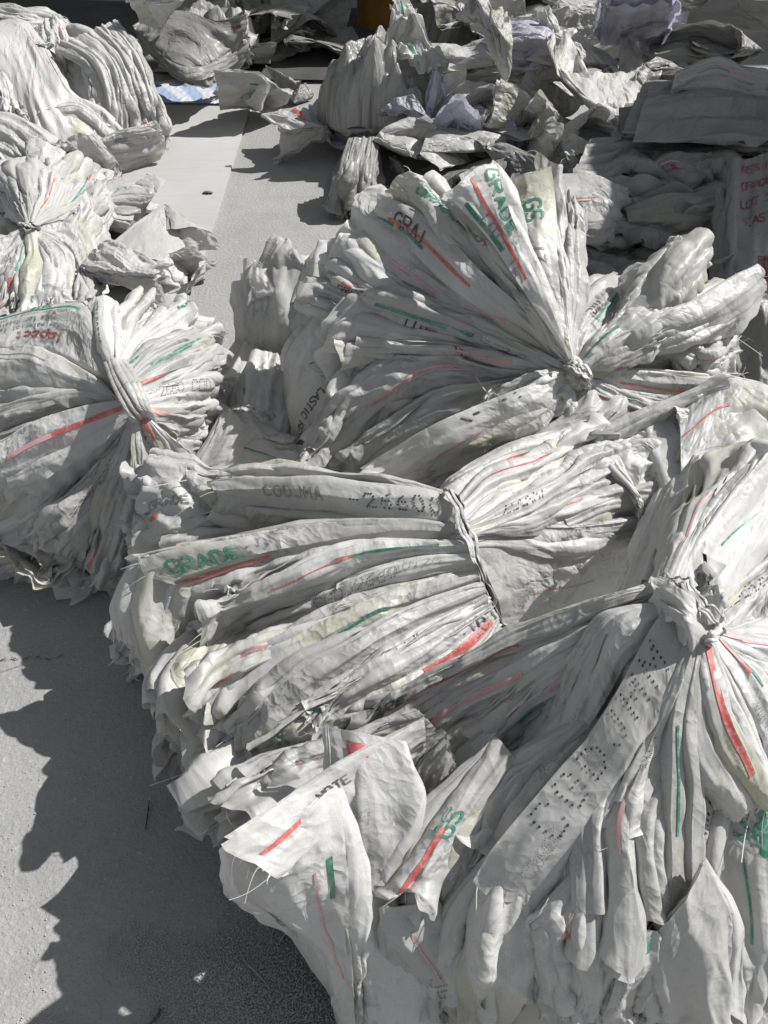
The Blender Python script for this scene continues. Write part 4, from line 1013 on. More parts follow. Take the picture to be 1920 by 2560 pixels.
def stack(label, rows, n, z0, dz, m, group='folded stacks of sacks', pr=None, cr=.9, jit=.03, cat='sack stack', strap_s=None, sk=.6):
    """rows: world corner rectangle (back-left, back-right, front-right, front-left) of the stack top view"""
    P = [np.array(at(r[0], r[1], r[2] / 100)) for r in rows]
    c = sum(P) / 4
    T = thing('sack_stack', (c[0], c[1], 0), label, cat, group)
    for i in range(n):
        rg = np.random.default_rng(900 + _seed[0])
        sh_ = rg.normal(0, jit, 2)
        z = z0 + dz * i
        q = [p + np.append(rg.normal(0, jit, 2) * .6 + sh_ * (1 if i % 3 else 1.6), 0) for p in P]
        for k in q:
            k[2] = z + rg.normal(0, .008)
        mid_ = lambda a_, b_, f_: a_ * (1 - f_) + b_ * f_ + np.array([rg.normal(0, .01), rg.normal(0, .03), rg.normal(.008, .008)])
        A = np.array([q[0]] + [mid_(q[0], q[1], f_) for f_ in (.25, .5, .75)] + [q[1]])
        Bb = np.array([q[3]] + [mid_(q[3], q[2], f_) for f_ in (.2, .4, .6, .8)] + [q[2]])
        last = i >= n - 2
        page(T, A, Bb, sk=(1, sk + dz * 100 * rg.uniform(.2, .8)), bul=.03, cr=cr * (1.9 if last else 1.2), m=m, under=0, res=.9, gap=dz * .45, rag=.05,
             pr=(pr[i % len(pr)] if pr else []))
    if strap_s:
        strap(T, strap_s, .012, m=m)
    return T


txt = [[('s', 'm', .85, .3, .9, 26)], [('T', 'm', 'THERMOPLAST', .35, .9, 40, 1)], [], [('T', 'm', 'RESIN', .3, .8, 30, 1)], []]
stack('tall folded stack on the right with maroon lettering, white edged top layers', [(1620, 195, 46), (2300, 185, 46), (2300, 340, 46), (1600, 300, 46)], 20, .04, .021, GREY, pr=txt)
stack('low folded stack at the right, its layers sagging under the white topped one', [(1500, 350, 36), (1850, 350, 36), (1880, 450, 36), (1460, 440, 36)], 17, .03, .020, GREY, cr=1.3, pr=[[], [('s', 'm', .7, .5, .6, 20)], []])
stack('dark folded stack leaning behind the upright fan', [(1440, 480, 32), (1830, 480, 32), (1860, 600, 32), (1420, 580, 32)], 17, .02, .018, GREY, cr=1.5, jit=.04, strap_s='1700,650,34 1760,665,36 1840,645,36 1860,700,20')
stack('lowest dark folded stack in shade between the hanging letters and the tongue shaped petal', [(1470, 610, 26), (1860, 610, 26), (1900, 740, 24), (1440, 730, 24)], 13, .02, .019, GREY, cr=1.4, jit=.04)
T = thing('folded_sack', at(1560, 520, 0), 'folded sack with one bright white rim, on the stack right of the upright fan', 'sack')
page(T, '1400,440,40 1480,440,40 1540,455,40 1575,470,38', '1410,550,36 1470,550,36 1530,540,36 1560,530,34', sk=(2, 5), cr=.6, under=2, ud=.02)
T = thing('folded_sack', at(1660, 420, 0), 'grey sack folded to a triangle with a maroon streak, on the sagging right stack', 'sack')
page(T, '1580,440,34 1650,400,40 1700,380,42 1790,385,40', '1600,440,33 1680,440,37 1720,470,36 1750,480,33', sk=(2, 5), cr=.7, under=2, ud=.02, m=GREY, pr=[('s', 'm', .6, .5, .62, 30)])
T = thing('folded_sack', at(1780, 500, 0), 'dark folded sack draped over the corner of the right stack', 'sack')
page(T, '1560,520,34 1680,490,37 1800,470,38 1830,480,38', '1570,545,34 1690,520,37 1800,515,38 1850,560,36', sk=(2, 5), cr=.8, under=3, ud=.02, m=GREY)
T = thing('folded_sack', at(1760, 210, 0), 'long folded sack with crisp white edges on top of the tall right stack', 'sack')
page(T, '1690,180,50 1790,140,52 1860,160,52 1960,190,50', '1680,215,48 1780,180,50 1860,195,49 1960,220,48', sk=(2, 3), cr=.8, under=3, ud=.018)
# tall columns added beyond the right edge to shade the stacks


def column(px, py, w, d, h, label, seed, ang=0.0):
    """tall pile of sacks added out of view to cast shade: one thing, each sack a part"""
    b = at(px, py, 0)
    T = thing('shade_column', b, label, 'sack column', 'added columns that cast shade')
    n = int(h / .14)
    for i in range(n):
        rg = np.random.default_rng(seed + i)
        q = np.linspace(0, 2 * math.pi, 48, endpoint=False)
        ring = lambda e, k: np.stack([np.sign(np.cos(q)) * np.abs(np.cos(q)) ** e * w / 2 * k, np.sign(np.sin(q)) * np.abs(np.sin(q)) ** e * d / 2 * k], 1)
        G = []
        for f in np.linspace(0, 1, 16):
            k = (1 - (2 * f - 1) ** 4 * .12)
            r = ring(.35, k)
            z = i * .14 + f * .145
            P = np.column_stack([r, np.full(48, z)])
            P[:, :2] *= (1 + .02 * wob(q * 1.0, np.full(48, f + i), rg, .5))[:, None]
            G.append(P + [rg.normal(0, .002), rg.normal(0, .002), 0])
        G = np.array(G)
        off = rg.normal(0, .02, 2)
        G[..., 0] += off[0]
        G[..., 1] += off[1]
        co, si = math.cos(ang), math.sin(ang)
        x, y = G[..., 0] * co - G[..., 1] * si, G[..., 0] * si + G[..., 1] * co
        G = np.stack([x, y, G[..., 2]], -1) + b
        G = np.concatenate([G, G[:, :1]], 1)
        uv = np.stack(np.meshgrid(np.linspace(0, 2 * (w + d), 49), np.linspace(0, .15, 16)), -1)
        mb = MB()
        mb.grid(G, 0, uv)
        for e in (0, -1):
            c = G[e].mean(0)
            rr = np.linspace(0, 1, 6)[:, None, None]
            mb.grid(c + (G[e][None] - c) * rr, 0, (uv[0][None] * rr))
        sfc = Surf(G.transpose(1, 0, 2)[22:38] if False else G.transpose(1, 0, 2))
        sfc.n = -sfc.n if ((sfc.n[30, 8] * (G[8, 30] - G[8].mean(0))).sum() < 0) else sfc.n
        for k in range(2):
            sfc.text(mb, 'THERMOPLASTIC RESIN', .30, .18 + .4 * k, .05, 6, 1, {'w': .009}.get('w'), 1.2)
        mb.build('shade_column_sack', [GREY] + INKM, T)


column(2360, 640, .42, .6, 1.7, 'unseen column of grey sacks added to shade the right stacks, nearer of the two', 40)
column(2260, 470, .42, .6, 1.7, 'unseen column of grey sacks added to shade the right stacks, farther of the two', 60)
T = thing('hanging_sacks', at(1900, 900, 0), 'dark sacks hanging upright with rows of maroon letters, right edge behind the fan', 'sack')
page(T, '1840,400,50 1835,560,42 1830,760,30 1850,960,14', '1985,390,50 1985,560,42 1985,760,30 1985,980,14', sk=(1, 1), cr=.9, under=2, m=GREY, rag=.01,
     pr=[('T', 'm', w_, .08 + .09 * q, .10, 26, 1, {'ang': 1.57, 'sp': 1.1}) for q, w_ in enumerate(['RESIN', 'GRADE', 'LOT 26', 'PLAST'])] + [('s', 'm', .45, .5, .62, 60), ('s', 'm', .6, .72, .78, 40)])
page(T, '1800,470,44 1820,560,40 1850,700,30 1880,800,22', '1850,470,44 1870,560,40 1890,700,30 1900,800,22', sk=(1, 1), cr=.8, under=2, m=GREY, rag=.01)
strap(T, '1760,700,30 1820,690,34 1880,660,36 1925,655,34', .010, m=GREY)


# ================= loose heap =================
G1 = 'loose crumpled sacks in the heap'
HEAP = [
    (0, 0, 0, 0, 0, 0, 0, 'x', '', ''),
    (1860, 350, 0, .6, .5, .46, 1.9, 'g', '', 'dull sack slumped between the right stacks and the right edge'),
    (1850, 470, 0, .5, .5, .34, 2.9, 'g', 'm', 'dull sack with maroon print pressed against the hanging letters'),
    (1480, 300, 0, .5, .5, .26, .9, 'g', '', 'dull sack at the foot of the large smooth one'),
    (1280, 380, 0, .5, .4, .22, .9, 'w', '', 'creased white sack lying behind the tip of the tallest blade'),
    (1420, 430, 4, .36, .3, .24, .9, 'w', '', 'small white sack bunched just above the green striped blade'),
    (1560, 440, 0, .5, .4, .26, 2.2, 'g', '', 'dull sack slumped right behind the stubby green striped blade'),
    (1500, 520, 0, .5, .4, .2, .7, 'g', '', 'dull flattened sack in shade at the foot of the green striped blade'),
    (1600, 260, 4, .5, .4, .34, 1.2, 'g', '', 'dull sack plugging the gap at the left end of the tall right stack'),
    (1900, 400, 4, .5, .5, .34, .2, 'g', '', 'dull sack bulging just above the hanging letters'),
    (1330, 40, 10, .7, .4, .3, .2, 'g', '', 'long dull sack behind the standing spike'),
    (1700, 60, 10, .6, .4, .3, .2, 'g', '', 'dull sack filling the corner behind the printed blue sheet'),
    # px, py, z0(cm), wx, wy, hz (m), rz, mat, prints, label
    (958, 215, 4, .62, .55, .40, .4, 'd', '', 'big dusty glossy film bag bulging at the top centre of the heap'),
    (640, 235, 0, .34, .26, .26, .9, 'w', 'gG', 'sack peaked in two points with green print, alone on the ground beside the blue film'),
    (770, 330, 0, .30, .26, .20, .2, 'w', 'r', 'small bright crumpled sack at the left foot of the heap'),
    (850, 300, 4, .34, .26, .20, 1.2, 'p', '', 'bluish crumpled film tucked under the big dusty bag'),
    (1060, 300, 10, .32, .30, .22, .5, 'p', 'k', 'bluish white sack bunched at the lower right of the dusty bag'),
    (1050, 370, 2, .34, .28, .26, 2.2, 'w', '', 'grey sack rolled open just above the fan tips'),
    (1150, 390, 2, .40, .30, .22, 1.9, 'w', '', 'creased sack with a pale diagonal fold behind the GRADE blade'),
    (1040, 110, 26, .26, .22, .34, .7, 'w', 'g', 'tongue shaped white sack with a green dot standing above the dusty bag'),
    (1150, 150, 22, .46, .22, .14, .1, 'w', '', 'long white sack draped across the back of the heap'),
    (1220, 85, 30, .22, .2, .36, .2, 'w', '', 'sack standing up in a narrow spike at the back of the heap'),
    (1310, 130, 28, .34, .22, .18, 1.1, 'p', '', 'bright bluish sack crumpled on the crest of the heap'),
    (1400, 110, 26, .30, .24, .26, 2.5, 'w', '', 'white sack twisted upright beside the printed blue sheet'),
    (1160, 240, 14, .38, .34, .22, 1.7, 'w', 'k', 'ruffled sack right of the dusty bag'),
    (1130, 290, 10, .26, .24, .28, .3, 'p', '', 'narrow bluish fold hanging down the middle of the heap'),
    (1250, 260, 16, .28, .28, .22, 2.9, 'w', '', 'flat bright sack corner turned up in the middle of the heap'),
    (1240, 330, 6, .30, .26, .22, 1.1, 'p', 'B', 'blue lettered sack half buried in a hollow of the heap'),
    (1340, 270, 14, .44, .40, .24, .8, 'w', '', 'wrinkled grey sack over the right hollow of the heap'),
    (1390, 360, 4, .36, .30, .24, 2.1, 'w', '', 'shaded sack sagging in front of the right hollow'),
    (1490, 230, 16, .44, .50, .30, 1.4, 'w', 'r', 'large smooth sack leaning up between heap and right stacks'),
    (1440, 150, 24, .40, .30, .20, .6, 'w', '', 'white crumpled sack spread below the printed blue sheet'),
    (1550, 170, 20, .40, .30, .20, 2.0, 'w', '', 'pale torn sack right of the crest'),
    (1600, 100, 22, .34, .3, .24, 1.0, 'p', '', 'small bluish sack bunched beside the printed blue sheet'),
    (1680, 120, 20, .40, .3, .22, .4, 'p', 'r', 'bluish grey sack sliding toward the tall right stack'),
    (1540, 340, 14, .50, .4, .22, .9, 'w', '', 'rounded grey sack at the inner end of the tall right stack'),
    (1640, 210, 18, .36, .3, .2, 2.6, 'g', '', 'dim sack in the gap behind the tall right stack'),
    (1300, 430, 2, .40, .36, .2, .3, 'g', '', 'dusty sack glimpsed behind the fan tips'),
    (1200, 450, 0, .40, .36, .2, 1.3, 'g', '', 'flattened dusty sack under the fan tips'),
    (1070, 440, 0, .34, .3, .14, 2.3, 'g', '', 'dark sack in the gap below the rolled grey one'),
    (950, 330, 0, .4, .36, .16, 2.3, 'g', '', 'grey sack pressed flat under the front of the dusty bag'),
    (730, 210, 0, .22, .2, .16, 1.9, 'g', '', 'small dusty bundle touching the left side of the dusty bag'),
    (1330, 200, 4, .7, .6, .3, 2.7, 'w', '', 'pale sack deep in the core of the heap'),
    (1130, 200, 4, .6, .5, .28, .2, 'w', '', 'pale sack under the ruffled one in the heap'),
    (1500, 120, 2, .7, .5, .3, 1.2, 'w', '', 'pale sack beneath the crest of the heap'),
    (1290, 50, 24, .5, .2, .2, .3, 'w', '', 'long pale sack along the back edge of the heap'),
    (1440, 40, 22, .4, .24, .24, .8, 'w', '', 'rumpled sack behind the crest of the heap'),
    (1590, 290, 14, .36, .26, .18, .8, 'w', 'm', 'sack with a dark red mark wedged before the tall right stack'),
    (1840, 60, 20, .5, .3, .3, .3, 'g', '', 'dull grey sack at the foot of the concrete wall'),
    (1780, 130, 20, .5, .3, .24, 1.3, 'g', '', 'dull sack slumped behind the white edged folded sack'),
]


def bulged(px, py, z0, wx, wy, hz, rz, label, m):
    """a slack bag lying full of air: pillow with long drapes and fine wrinkles"""
    rng = np.random.default_rng(21)
    u, v = np.meshgrid(np.linspace(-1, 1, 170), np.linspace(-1, 1, 150))
    X, Y = u * wx / 2, v * wy / 2
    X, Y = X * np.sqrt(1 - v * v / 2.2), Y * np.sqrt(1 - u * u / 2.2)
    rr_ = np.maximum(np.abs(u), np.abs(v)) * (1 + .0 * u)
    pw = (1 - rr_ ** 2.4).clip(0) ** .6 * (1 + .22 * u - .18 * v)
    mb = MB()
    for sgn in (1, -1):
        h = creases(X + .4 * Y, Y - .4 * X, rng, 6, .85, 3, 11, along=.3) * .9 + creases(X, Y, rng, 4, .35, 12, 30, along=.1)
        Z = sgn * pw * hz * (.82 if sgn > 0 else .18) * (1 + .25 * wob(X, Y, rng, 2)) + h * (pw * .8 + .2)
        k = 1 + .05 * wob(u, v, rng, .6)
        co, si = math.cos(rz), math.sin(rz)
        x, y = X * k, Y * k
        P = np.stack([x * co - y * si, x * si + y * co, Z - .25 * (x * si + y * co) + hz * .2 + z0], -1)
        b = at(px, py, z0 + hz * .5)
        P = P + [b[0], b[1], 0]
        mb.grid(P, 0, np.stack([X + sgn, Y], -1))
    b[2] = 0
    return tag(mb.build('film_bag', [m] + INKM, None, origin=b), label, 'bag', G1)


bulged(952, 235, .04, .56, .52, .34, -.5, [q for q in HEAP if q[7] == 'd'][0][-1], DIRTY)
MM = {'w': WHITE, 'g': GREY, 'd': DIRTY, 'p': PAPER}
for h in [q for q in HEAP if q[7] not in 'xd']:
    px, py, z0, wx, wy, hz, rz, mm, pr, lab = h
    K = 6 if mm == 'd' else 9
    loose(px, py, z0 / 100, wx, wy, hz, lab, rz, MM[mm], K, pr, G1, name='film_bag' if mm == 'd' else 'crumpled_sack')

# loose sacks at the left, under and right of the gathered one
G2 = 'loose crumpled sacks on the left'
for h in [
    (350, 600, 0, .50, .46, .20, .4, 'w', '', 'flat crumpled sack with a bluish sheen lying on the board corner'),
    (300, 520, 0, .34, .34, .18, 1.4, 'w', '', 'crumpled sack with a raised flap at the board, left side'),
    (250, 640, 0, .36, .34, .2, 2.4, 'w', 'r', 'rumpled sack with yellowish folds beside the crossing folds'),
    (400, 680, 0, .34, .26, .13, 2.0, 'w', '', 'thin crumpled sack beside the black hole at the board corner'),
    (290, 700, 8, .30, .22, .18, 1.0, 'w', 'B', 'sack with small blue lettering just above the left bundle'),
    (230, 410, 2, .26, .22, .26, .4, 'w', 'r', 'bunched upright sack with a pink mark in front of the arched layers'),
    (140, 410, 8, .34, .26, .22, 1.9, 'w', '', 'rumpled sack between the broad sheet and the crossing folds'),
    (40, 440, 12, .34, .30, .2, .9, 'w', 'k', 'white sack folded over at the left edge above the crossing folds'),
    (120, 1330, 0, .4, .3, .14, .9, 'w', '', 'crumpled sack under the lower edge of the left bundle'),
    (20, 1360, 0, .4, .3, .14, 1.9, 'w', '', 'grey flattened sack under the left bundle at the edge'),
    (560, 1180, 0, .4, .3, .2, 1.9, 'g', '', 'dusty sack in the dark gap behind the middle bundle'),
    (900, 1260, 0, .5, .3, .24, 1.2, 'g', '', 'dusty sack hidden behind the top of the middle bundle'),
    (690, 970, 0, .3, .3, .2, .2, 'w', 'g', 'crumpled sack with yellowish lining at the foot of the open one'),
]:
    px, py, z0, wx, wy, hz, rz, mm, pr, lab = h
    loose(px, py, z0 / 100, wx, wy, hz, lab, rz, MM[mm], 9, pr, G2)

# dark heap at the top, in shade
G3 = 'dim sacks in the shade at the back'
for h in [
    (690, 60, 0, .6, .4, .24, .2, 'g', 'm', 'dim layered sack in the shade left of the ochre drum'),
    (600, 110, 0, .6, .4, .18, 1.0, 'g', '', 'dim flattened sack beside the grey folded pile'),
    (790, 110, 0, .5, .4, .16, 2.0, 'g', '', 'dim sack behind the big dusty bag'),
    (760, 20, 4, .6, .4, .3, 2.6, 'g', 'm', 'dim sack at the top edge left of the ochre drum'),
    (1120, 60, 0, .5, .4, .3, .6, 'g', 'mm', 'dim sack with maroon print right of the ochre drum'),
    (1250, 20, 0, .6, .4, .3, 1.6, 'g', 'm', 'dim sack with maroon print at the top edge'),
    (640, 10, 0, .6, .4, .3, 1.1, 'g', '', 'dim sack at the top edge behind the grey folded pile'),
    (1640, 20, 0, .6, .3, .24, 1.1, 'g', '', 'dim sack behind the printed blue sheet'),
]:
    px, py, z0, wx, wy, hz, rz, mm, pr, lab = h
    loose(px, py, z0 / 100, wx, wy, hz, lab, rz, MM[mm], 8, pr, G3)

# grey folded pile in the shade, upper left
stack('grey folded pile under one wide curled sheet, in shade at the upper left', [(380, 60, 10), (600, 60, 10), (590, 150, 10), (370, 150, 10)], 9, .02, .022, GREY, group='folded stacks of sacks', cr=1.5, jit=.03)
T = thing('folded_sack', at(470, 90, 0), 'wide curled grey sheet with a maroon streak on the shaded pile', 'sack')
page(T, '332,66,34 400,30,34 470,30,34 540,50,34 604,40,36', '350,90,30 430,150,26 500,160,24 560,130,24 600,100,26', sk=(2, 3), cr=.5, under=2, ud=.03, m=GREY, pr=[('s', 'm', .4, .86, .95, 18), ('s', 'm', .3, .3, .34, 18)])
loose(415, 5, .36, .28, .2, .2, 'bright white sack lying on the shaded pile at the top edge', .3, WHITE, 8, '')

# folded bundle standing between heap and fan
T = thing('sack_bundle', at(880, 440, 0), 'small dusty roll of folded sacks standing between the heap and the upright fan', 'sack bundle')
pg = lambda *a, **k: page(T, *a, **k)
for i in range(6):
    f = i / 6
    pg('%f,345,%f %f,430,%f %f,520,4' % (875 + 60 * f, 22 - 3 * f, 850 + 75 * f, 16 - 2 * f, 822 + 100 * f),
       '%f,350,%f %f,440,%f %f,528,3' % (892 + 60 * f, 21 - 3 * f, 870 + 75 * f, 15 - 2 * f, 845 + 100 * f), sk=(3, 5), cr=1.2, m=GREY, bul=.3, under=0)
pg('870,360,8 850,440,6 830,520,2', '940,350,14 930,430,10 915,510,3', sk=(2, 4), m=GREY, under=1)

# printed blue sheet
T = thing('printed_sheet', at(1600, 60, 0), 'bluish sack sheet covered in lines of dark lettering, standing at the top right', 'sack')
o = page(T, '1505,100,34 1512,60,42 1525,10,50 1535,-40,60', '1590,95,36 1625,60,43 1660,20,50 1690,-30,60', sk=(1, 1), cr=.5, under=1, m=PAPER,
         pr=[('T', 'b', ''.join(random.Random(q).choice('MEAN OTHIN RSEL') for _ in range(15)), .12 + .085 * q, .04, 17, 1, {'ang': 1.57, 'sp': 1.2}) for q in range(10)])

# ochre drum at the top
b = at(1010, 78, 0)
T = thing('ochre_drum', b, 'ochre brown drum standing in the shade at the top edge', 'drum')
mo, nt_, bs = mat('ochre_paint')
nz = N(nt_, 'ShaderNodeTexNoise', i_Scale=9.0, i_Detail=5.0)
nt_.links.new(mixc(nt_, ramp(nt_, nz.outputs[0], [(.4, 0), (.7, 1)]), (.32, .17, .03), (.16, .08, .03)), bs.inputs['Base Color'])
bs.inputs['Roughness'].default_value = .55
a = np.linspace(0, 2 * math.pi, 49)
zs = [0, .004, .02, .2, .21, .22, .23, .42, .43, .44, .45, .62, .635, .64]
rs = [.20, .21, .205, .205, .212, .212, .205, .205, .212, .212, .205, .205, .212, .2]
mb = MB()
mb.grid(np.array([[[1.3 * r * math.cos(t) + b[0], r * math.sin(t) + b[1] + .1, z] for t in a] for z, r in zip(zs, rs)]), 0)
mb.build('drum_body', [mo], T)
mb = MB()
mb.grid(np.array([[[1.3 * r * math.cos(t) + b[0], r * math.sin(t) + b[1] + .1, .635] for t in a] for r in (0.0, .1, .2)]), 0)
mb.build('drum_lid', [mo], T)

# ================= ground =================
mg, nt_, bs = mat('concrete')
tc = N(nt_, 'ShaderNodeTexCoord')
def nz(sc, det=6, r=.6):
    n = N(nt_, 'ShaderNodeTexNoise', i_Scale=sc, i_Detail=float(det), i_Roughness=r)
    nt_.links.new(tc.outputs['Object'], n.inputs['Vector'])
    return n.outputs[0]
c = mixc(nt_, ramp(nt_, nz(1.3), [(.3, 0), (.7, 1)]), (.29, .29, .286), (.36, .358, .352))
c = mixc(nt_, ramp(nt_, nz(14), [(.45, 0), (.75, .6)]), c, (.27, .27, .265))
c = mixc(nt_, ramp(nt_, nz(230, 3), [(.57, 0), (.66, .8)]), c, (.2, .2, .2))
c = mixc(nt_, ramp(nt_, nz(3.5, 8, .7), [(.5, 0), (.72, .5)]), c, (.25, .25, .24))
c = mixc(nt_, ramp(nt_, nz(45, 4), [(.62, 0), (.72, .55)]), c, (.23, .23, .225))
c = mixc(nt_, ramp(nt_, nz(90, 3), [(.62, 0), (.74, .6)]), c, (.55, .55, .54))
nt_.links.new(c, bs.inputs['Base Color'])
bs.inputs['Roughness'].default_value = .85
bp = N(nt_, 'ShaderNodeBump', i_Strength=.8, i_Distance=.005)
nt_.links.new(nz(90, 6), bp.inputs['Height'])
nt_.links.new(bp.outputs[0], bs.inputs['Normal'])
mb = MB()
xs = np.linspace(-40, 40, 81)
X, Y = np.meshgrid(xs, xs)
mb.grid(np.stack([X, Y, X * 0], -1), 0)
g = mb.build('ground', [mg])
tag(g, kind='structure')

# crack in the slab
mk, nt_, bs = mat('crack_dirt')
bs.inputs['Base Color'].default_value = (.12, .12, .115, 1)
mb = MB()
P = curve(pts('-60,1662,0 0,1652,0 50,1648,0 92,1645,0 120,1650,0 160,1640,0'), 60)
P[:, 1] += .002 * np.sin(np.arange(60) * 1.1) + .0015 * np.sin(np.arange(60) * 2.7)
w = .0008 * (1.2 + np.sin(np.arange(60) * .8))[:, None] * np.array([0, 1, 0])
mb.grid(np.stack([P + w, P - w], 1) + [0, 0, .004], 0)
tag(mb.build('ground_crack', [mk]), kind='structure')

# pale board laid on the ground
mbd, nt_, bs = mat('pale_board')
tc = N(nt_, 'ShaderNodeTexCoord')
c = mixc(nt_, ramp(nt_, nz(2.0), [(.35, 0), (.7, 1)]), (.46, .456, .445), (.38, .376, .362))
mpn = N(nt_, 'ShaderNodeMapping')
mpn.inputs['Scale'].default_value = (1, 9, 1)
nt_.links.new(tc.outputs['Object'], mpn.inputs[0])
nn = N(nt_, 'ShaderNodeTexNoise', i_Scale=7.0, i_Detail=5.0)
nt_.links.new(mpn.outputs[0], nn.inputs['Vector'])
c = mixc(nt_, ramp(nt_, nn.outputs[0], [(.5, 0), (.8, .6)]), c, (.36, .355, .345))
nt_.links.new(c, bs.inputs['Base Color'])
bs.inputs['Roughness'].default_value = .8
p0, p1 = at(492, 690, 1.2 / 100), at(606, 330, 1.2 / 100)
p2, p3 = at(520, 255, .012), at(60, 262, .012)
p4 = at(-300, 690, .012)
top = np.array([p0, p1, p1 + [-.02, .12, 0], p2 + [0.02, 0, 0], p3, p4])
mb = MB()
n = 40
# a slightly buckled sheet with a thickness
L0, L1 = np.array([p4, p0]), np.array([[p3[0] - .6, p2[1], .012], [p1[0] + (p1[0] - p0[0]) * (p2[1] - p1[1]) / (p1[1] - p0[1]), p2[1], .012]])
s, t = np.meshgrid(np.linspace(0, 1, 60), np.linspace(0, 1, 60))
Gd = (L0[0] * (1 - s[..., None]) + L0[1] * s[..., None]) * (1 - t[..., None]) + (L1[0] * (1 - s[..., None]) + L1[1] * s[..., None]) * t[..., None]
Gd[..., 2] += .004 * (1 + wob(s, t, np.random.default_rng(3), 1.0))
mb.grid(Gd, 0)
E = np.concatenate([Gd[0], Gd[:, -1], Gd[-1, ::-1]])
lo = E.copy()
lo[:, 2] = .001
mb.grid(np.stack([E, lo], 1), 0)
bd = mb.build('pale_board', [mbd], smooth=False)
tag(bd, 'thin pale board lying on the concrete, upper left, with a long straight edge', 'board')
# dark gap and chip at its corner, stick on it


def scrap(name, label, cat, s, r, col, flat=.5, seed=1):
    m, nt_, bs = mat(name)
    bs.inputs['Base Color'].default_value = (*col, 1)
    P = curve(pts(s), 14)
    mb = MB()
    k = np.arange(14)
    mb.tube(P, r * (.5 + .5 * np.sin(k / 13 * math.pi)) * (1 + .3 * np.sin(k * 1.7 + seed)), 7, 0, flat)
    return tag(mb.build(name, [m]), label, cat)


scrap('dark_hole', 'black piece painted as the dark hole at the near corner of the pale board', 'scrap', '462,690,1 480,694,3 500,692,1.5', .016, (.03, .03, .03))  # black colour stands in for the shade inside the corner hole
scrap('wood_chip', 'small brown chip lying near the edge of the pale board', 'scrap', '508,481,2 518,480,2.2 532,482,2', .010, (.16, .13, .11))
scrap('dark_twig', 'thin dark twig lying in the shade among the pellets', 'twig', '373,2000,.4 370,2030,.5 364,2074,.4', .0012, (.03, .03, .03), 1)
scrap('dry_stalk', 'pale dry stalk in the pellets near the bottom edge', 'stalk', '600,2390,1 650,2440,2 680,2480,1', .002, (.25, .24, .2), 1)
scrap('dark_stalk', 'dark stalk on the pellets at the very bottom left of the nearest bundle', 'stalk', '375,2560,.6 395,2540,1 400,2520,.6', .003, (.08, .07, .06), 1)

# blue striped film under the shaded pile
mbl, nt_, bs = mat('striped_film')
tc = N(nt_, 'ShaderNodeTexCoord')
wv = N(nt_, 'ShaderNodeTexWave', i_Scale=1.1, i_Distortion=.1)
mp = N(nt_, 'ShaderNodeMapping')
mp.inputs['Rotation'].default_value = (0, 0, .5)
nt_.links.new(tc.outputs['UV'], mp.inputs[0])
nt_.links.new(mp.outputs[0], wv.inputs['Vector'])
nt_.links.new(mixc(nt_, ramp(nt_, wv.outputs['Fac'], [(.35, 0), (.65, 1)]), (.62, .63, .68), (.36, .44, .60)), bs.inputs['Base Color'])
bs.inputs['Roughness'].default_value = .35
_seed[0] += 1
a_, b_ = at(385, 190, .02), at(640, 185, .02)
c_, d_ = at(600, 262, .02), at(395, 258, .02)
s, t = np.meshgrid(np.linspace(0, 1, 70), np.linspace(0, 1, 60))
s_, t_ = s[..., None], t[..., None]
Gd = (a_ * (1 - s_) + b_ * s_) * (1 - t_) + (d_ * (1 - s_) + c_ * s_) * t_
rg = np.random.default_rng(5)
Gd[..., 2] = .022 + np.abs(creases(s, t, rg, 4, .12, 3, 8)) * .5
mb = MB()
mb.grid(Gd, 0, np.stack([s * 1.0, t * .7], -1))
tag(mb.build('striped_film', [mbl]), 'blue and white striped plastic film lying on the ground before the shaded pile', 'plastic film')
loose(560, 225, .02, .12, .07, .06, 'little white scrap with a red mark on the blue striped film', .3, WHITE, 5, 'r', name='sack_scrap', cat='scrap')

# dark floor patch at top left stands in for shaded ground; added wall behind
mt, nt_, bs = mat('painted_shade')
tc = N(nt_, 'ShaderNodeTexCoord')
c = mixc(nt_, ramp(nt_, nz(5.0), [(.35, 0), (.7, 1)]), (.09, .09, .09), (.05, .05, .05))
nt_.links.new(c, bs.inputs['Base Color'])
bs.inputs['Roughness'].default_value = .7
x0, y0 = -2.6, at(300, 190, 0)[1]
s, t = np.meshgrid(np.linspace(0, 1, 60), np.linspace(0, 1, 40))
Gd = np.stack([x0 + s * 3.2, y0 + .25 * wob(s, t * 0, rg, .7) + t * (5.5 - y0), .006 + .01 * (1 + wob(s, t, rg, 3)) + .0 * s], -1)
mb = MB()
mb.grid(Gd, 0)
tag(mb.build('ground_shade_patch', [mt]), 'dark patch standing in for the shaded ground at the top left', 'painted shade')

mw, nt_, bs = mat('wall_concrete')
tc = N(nt_, 'ShaderNodeTexCoord')
c = mixc(nt_, ramp(nt_, nz(2.0), [(.35, 0), (.7, 1)]), (.30, .30, .29), (.20, .20, .195))
nt_.links.new(c, bs.inputs['Base Color'])
bs.inputs['Roughness'].default_value = .9
mb = MB()
mb.box((2, 5.85, 1.65), (18, .2, 3.3))  # added wall out of view, made tall enough to shade the back
mb.box((2, 5.85, 3.33), (18, .3, .06))
tag(mb.build('shade_wall', [mw], smooth=False), 'long grey concrete wall added out of view behind the heap to cast shade', 'wall')
mb = MB()
q0 = at(1690, 60, 0)
mb.box((q0[0] + .9, q0[1] + .35, .45), (1.7, .5, .9), rz=-.1)
mb.box((q0[0] + .9, q0[1] + .35, .93), (1.76, .56, .06), rz=-.1)
tag(mb.build('concrete_block', [mw], smooth=False), 'grey concrete block behind the stacks at the top right', 'block')

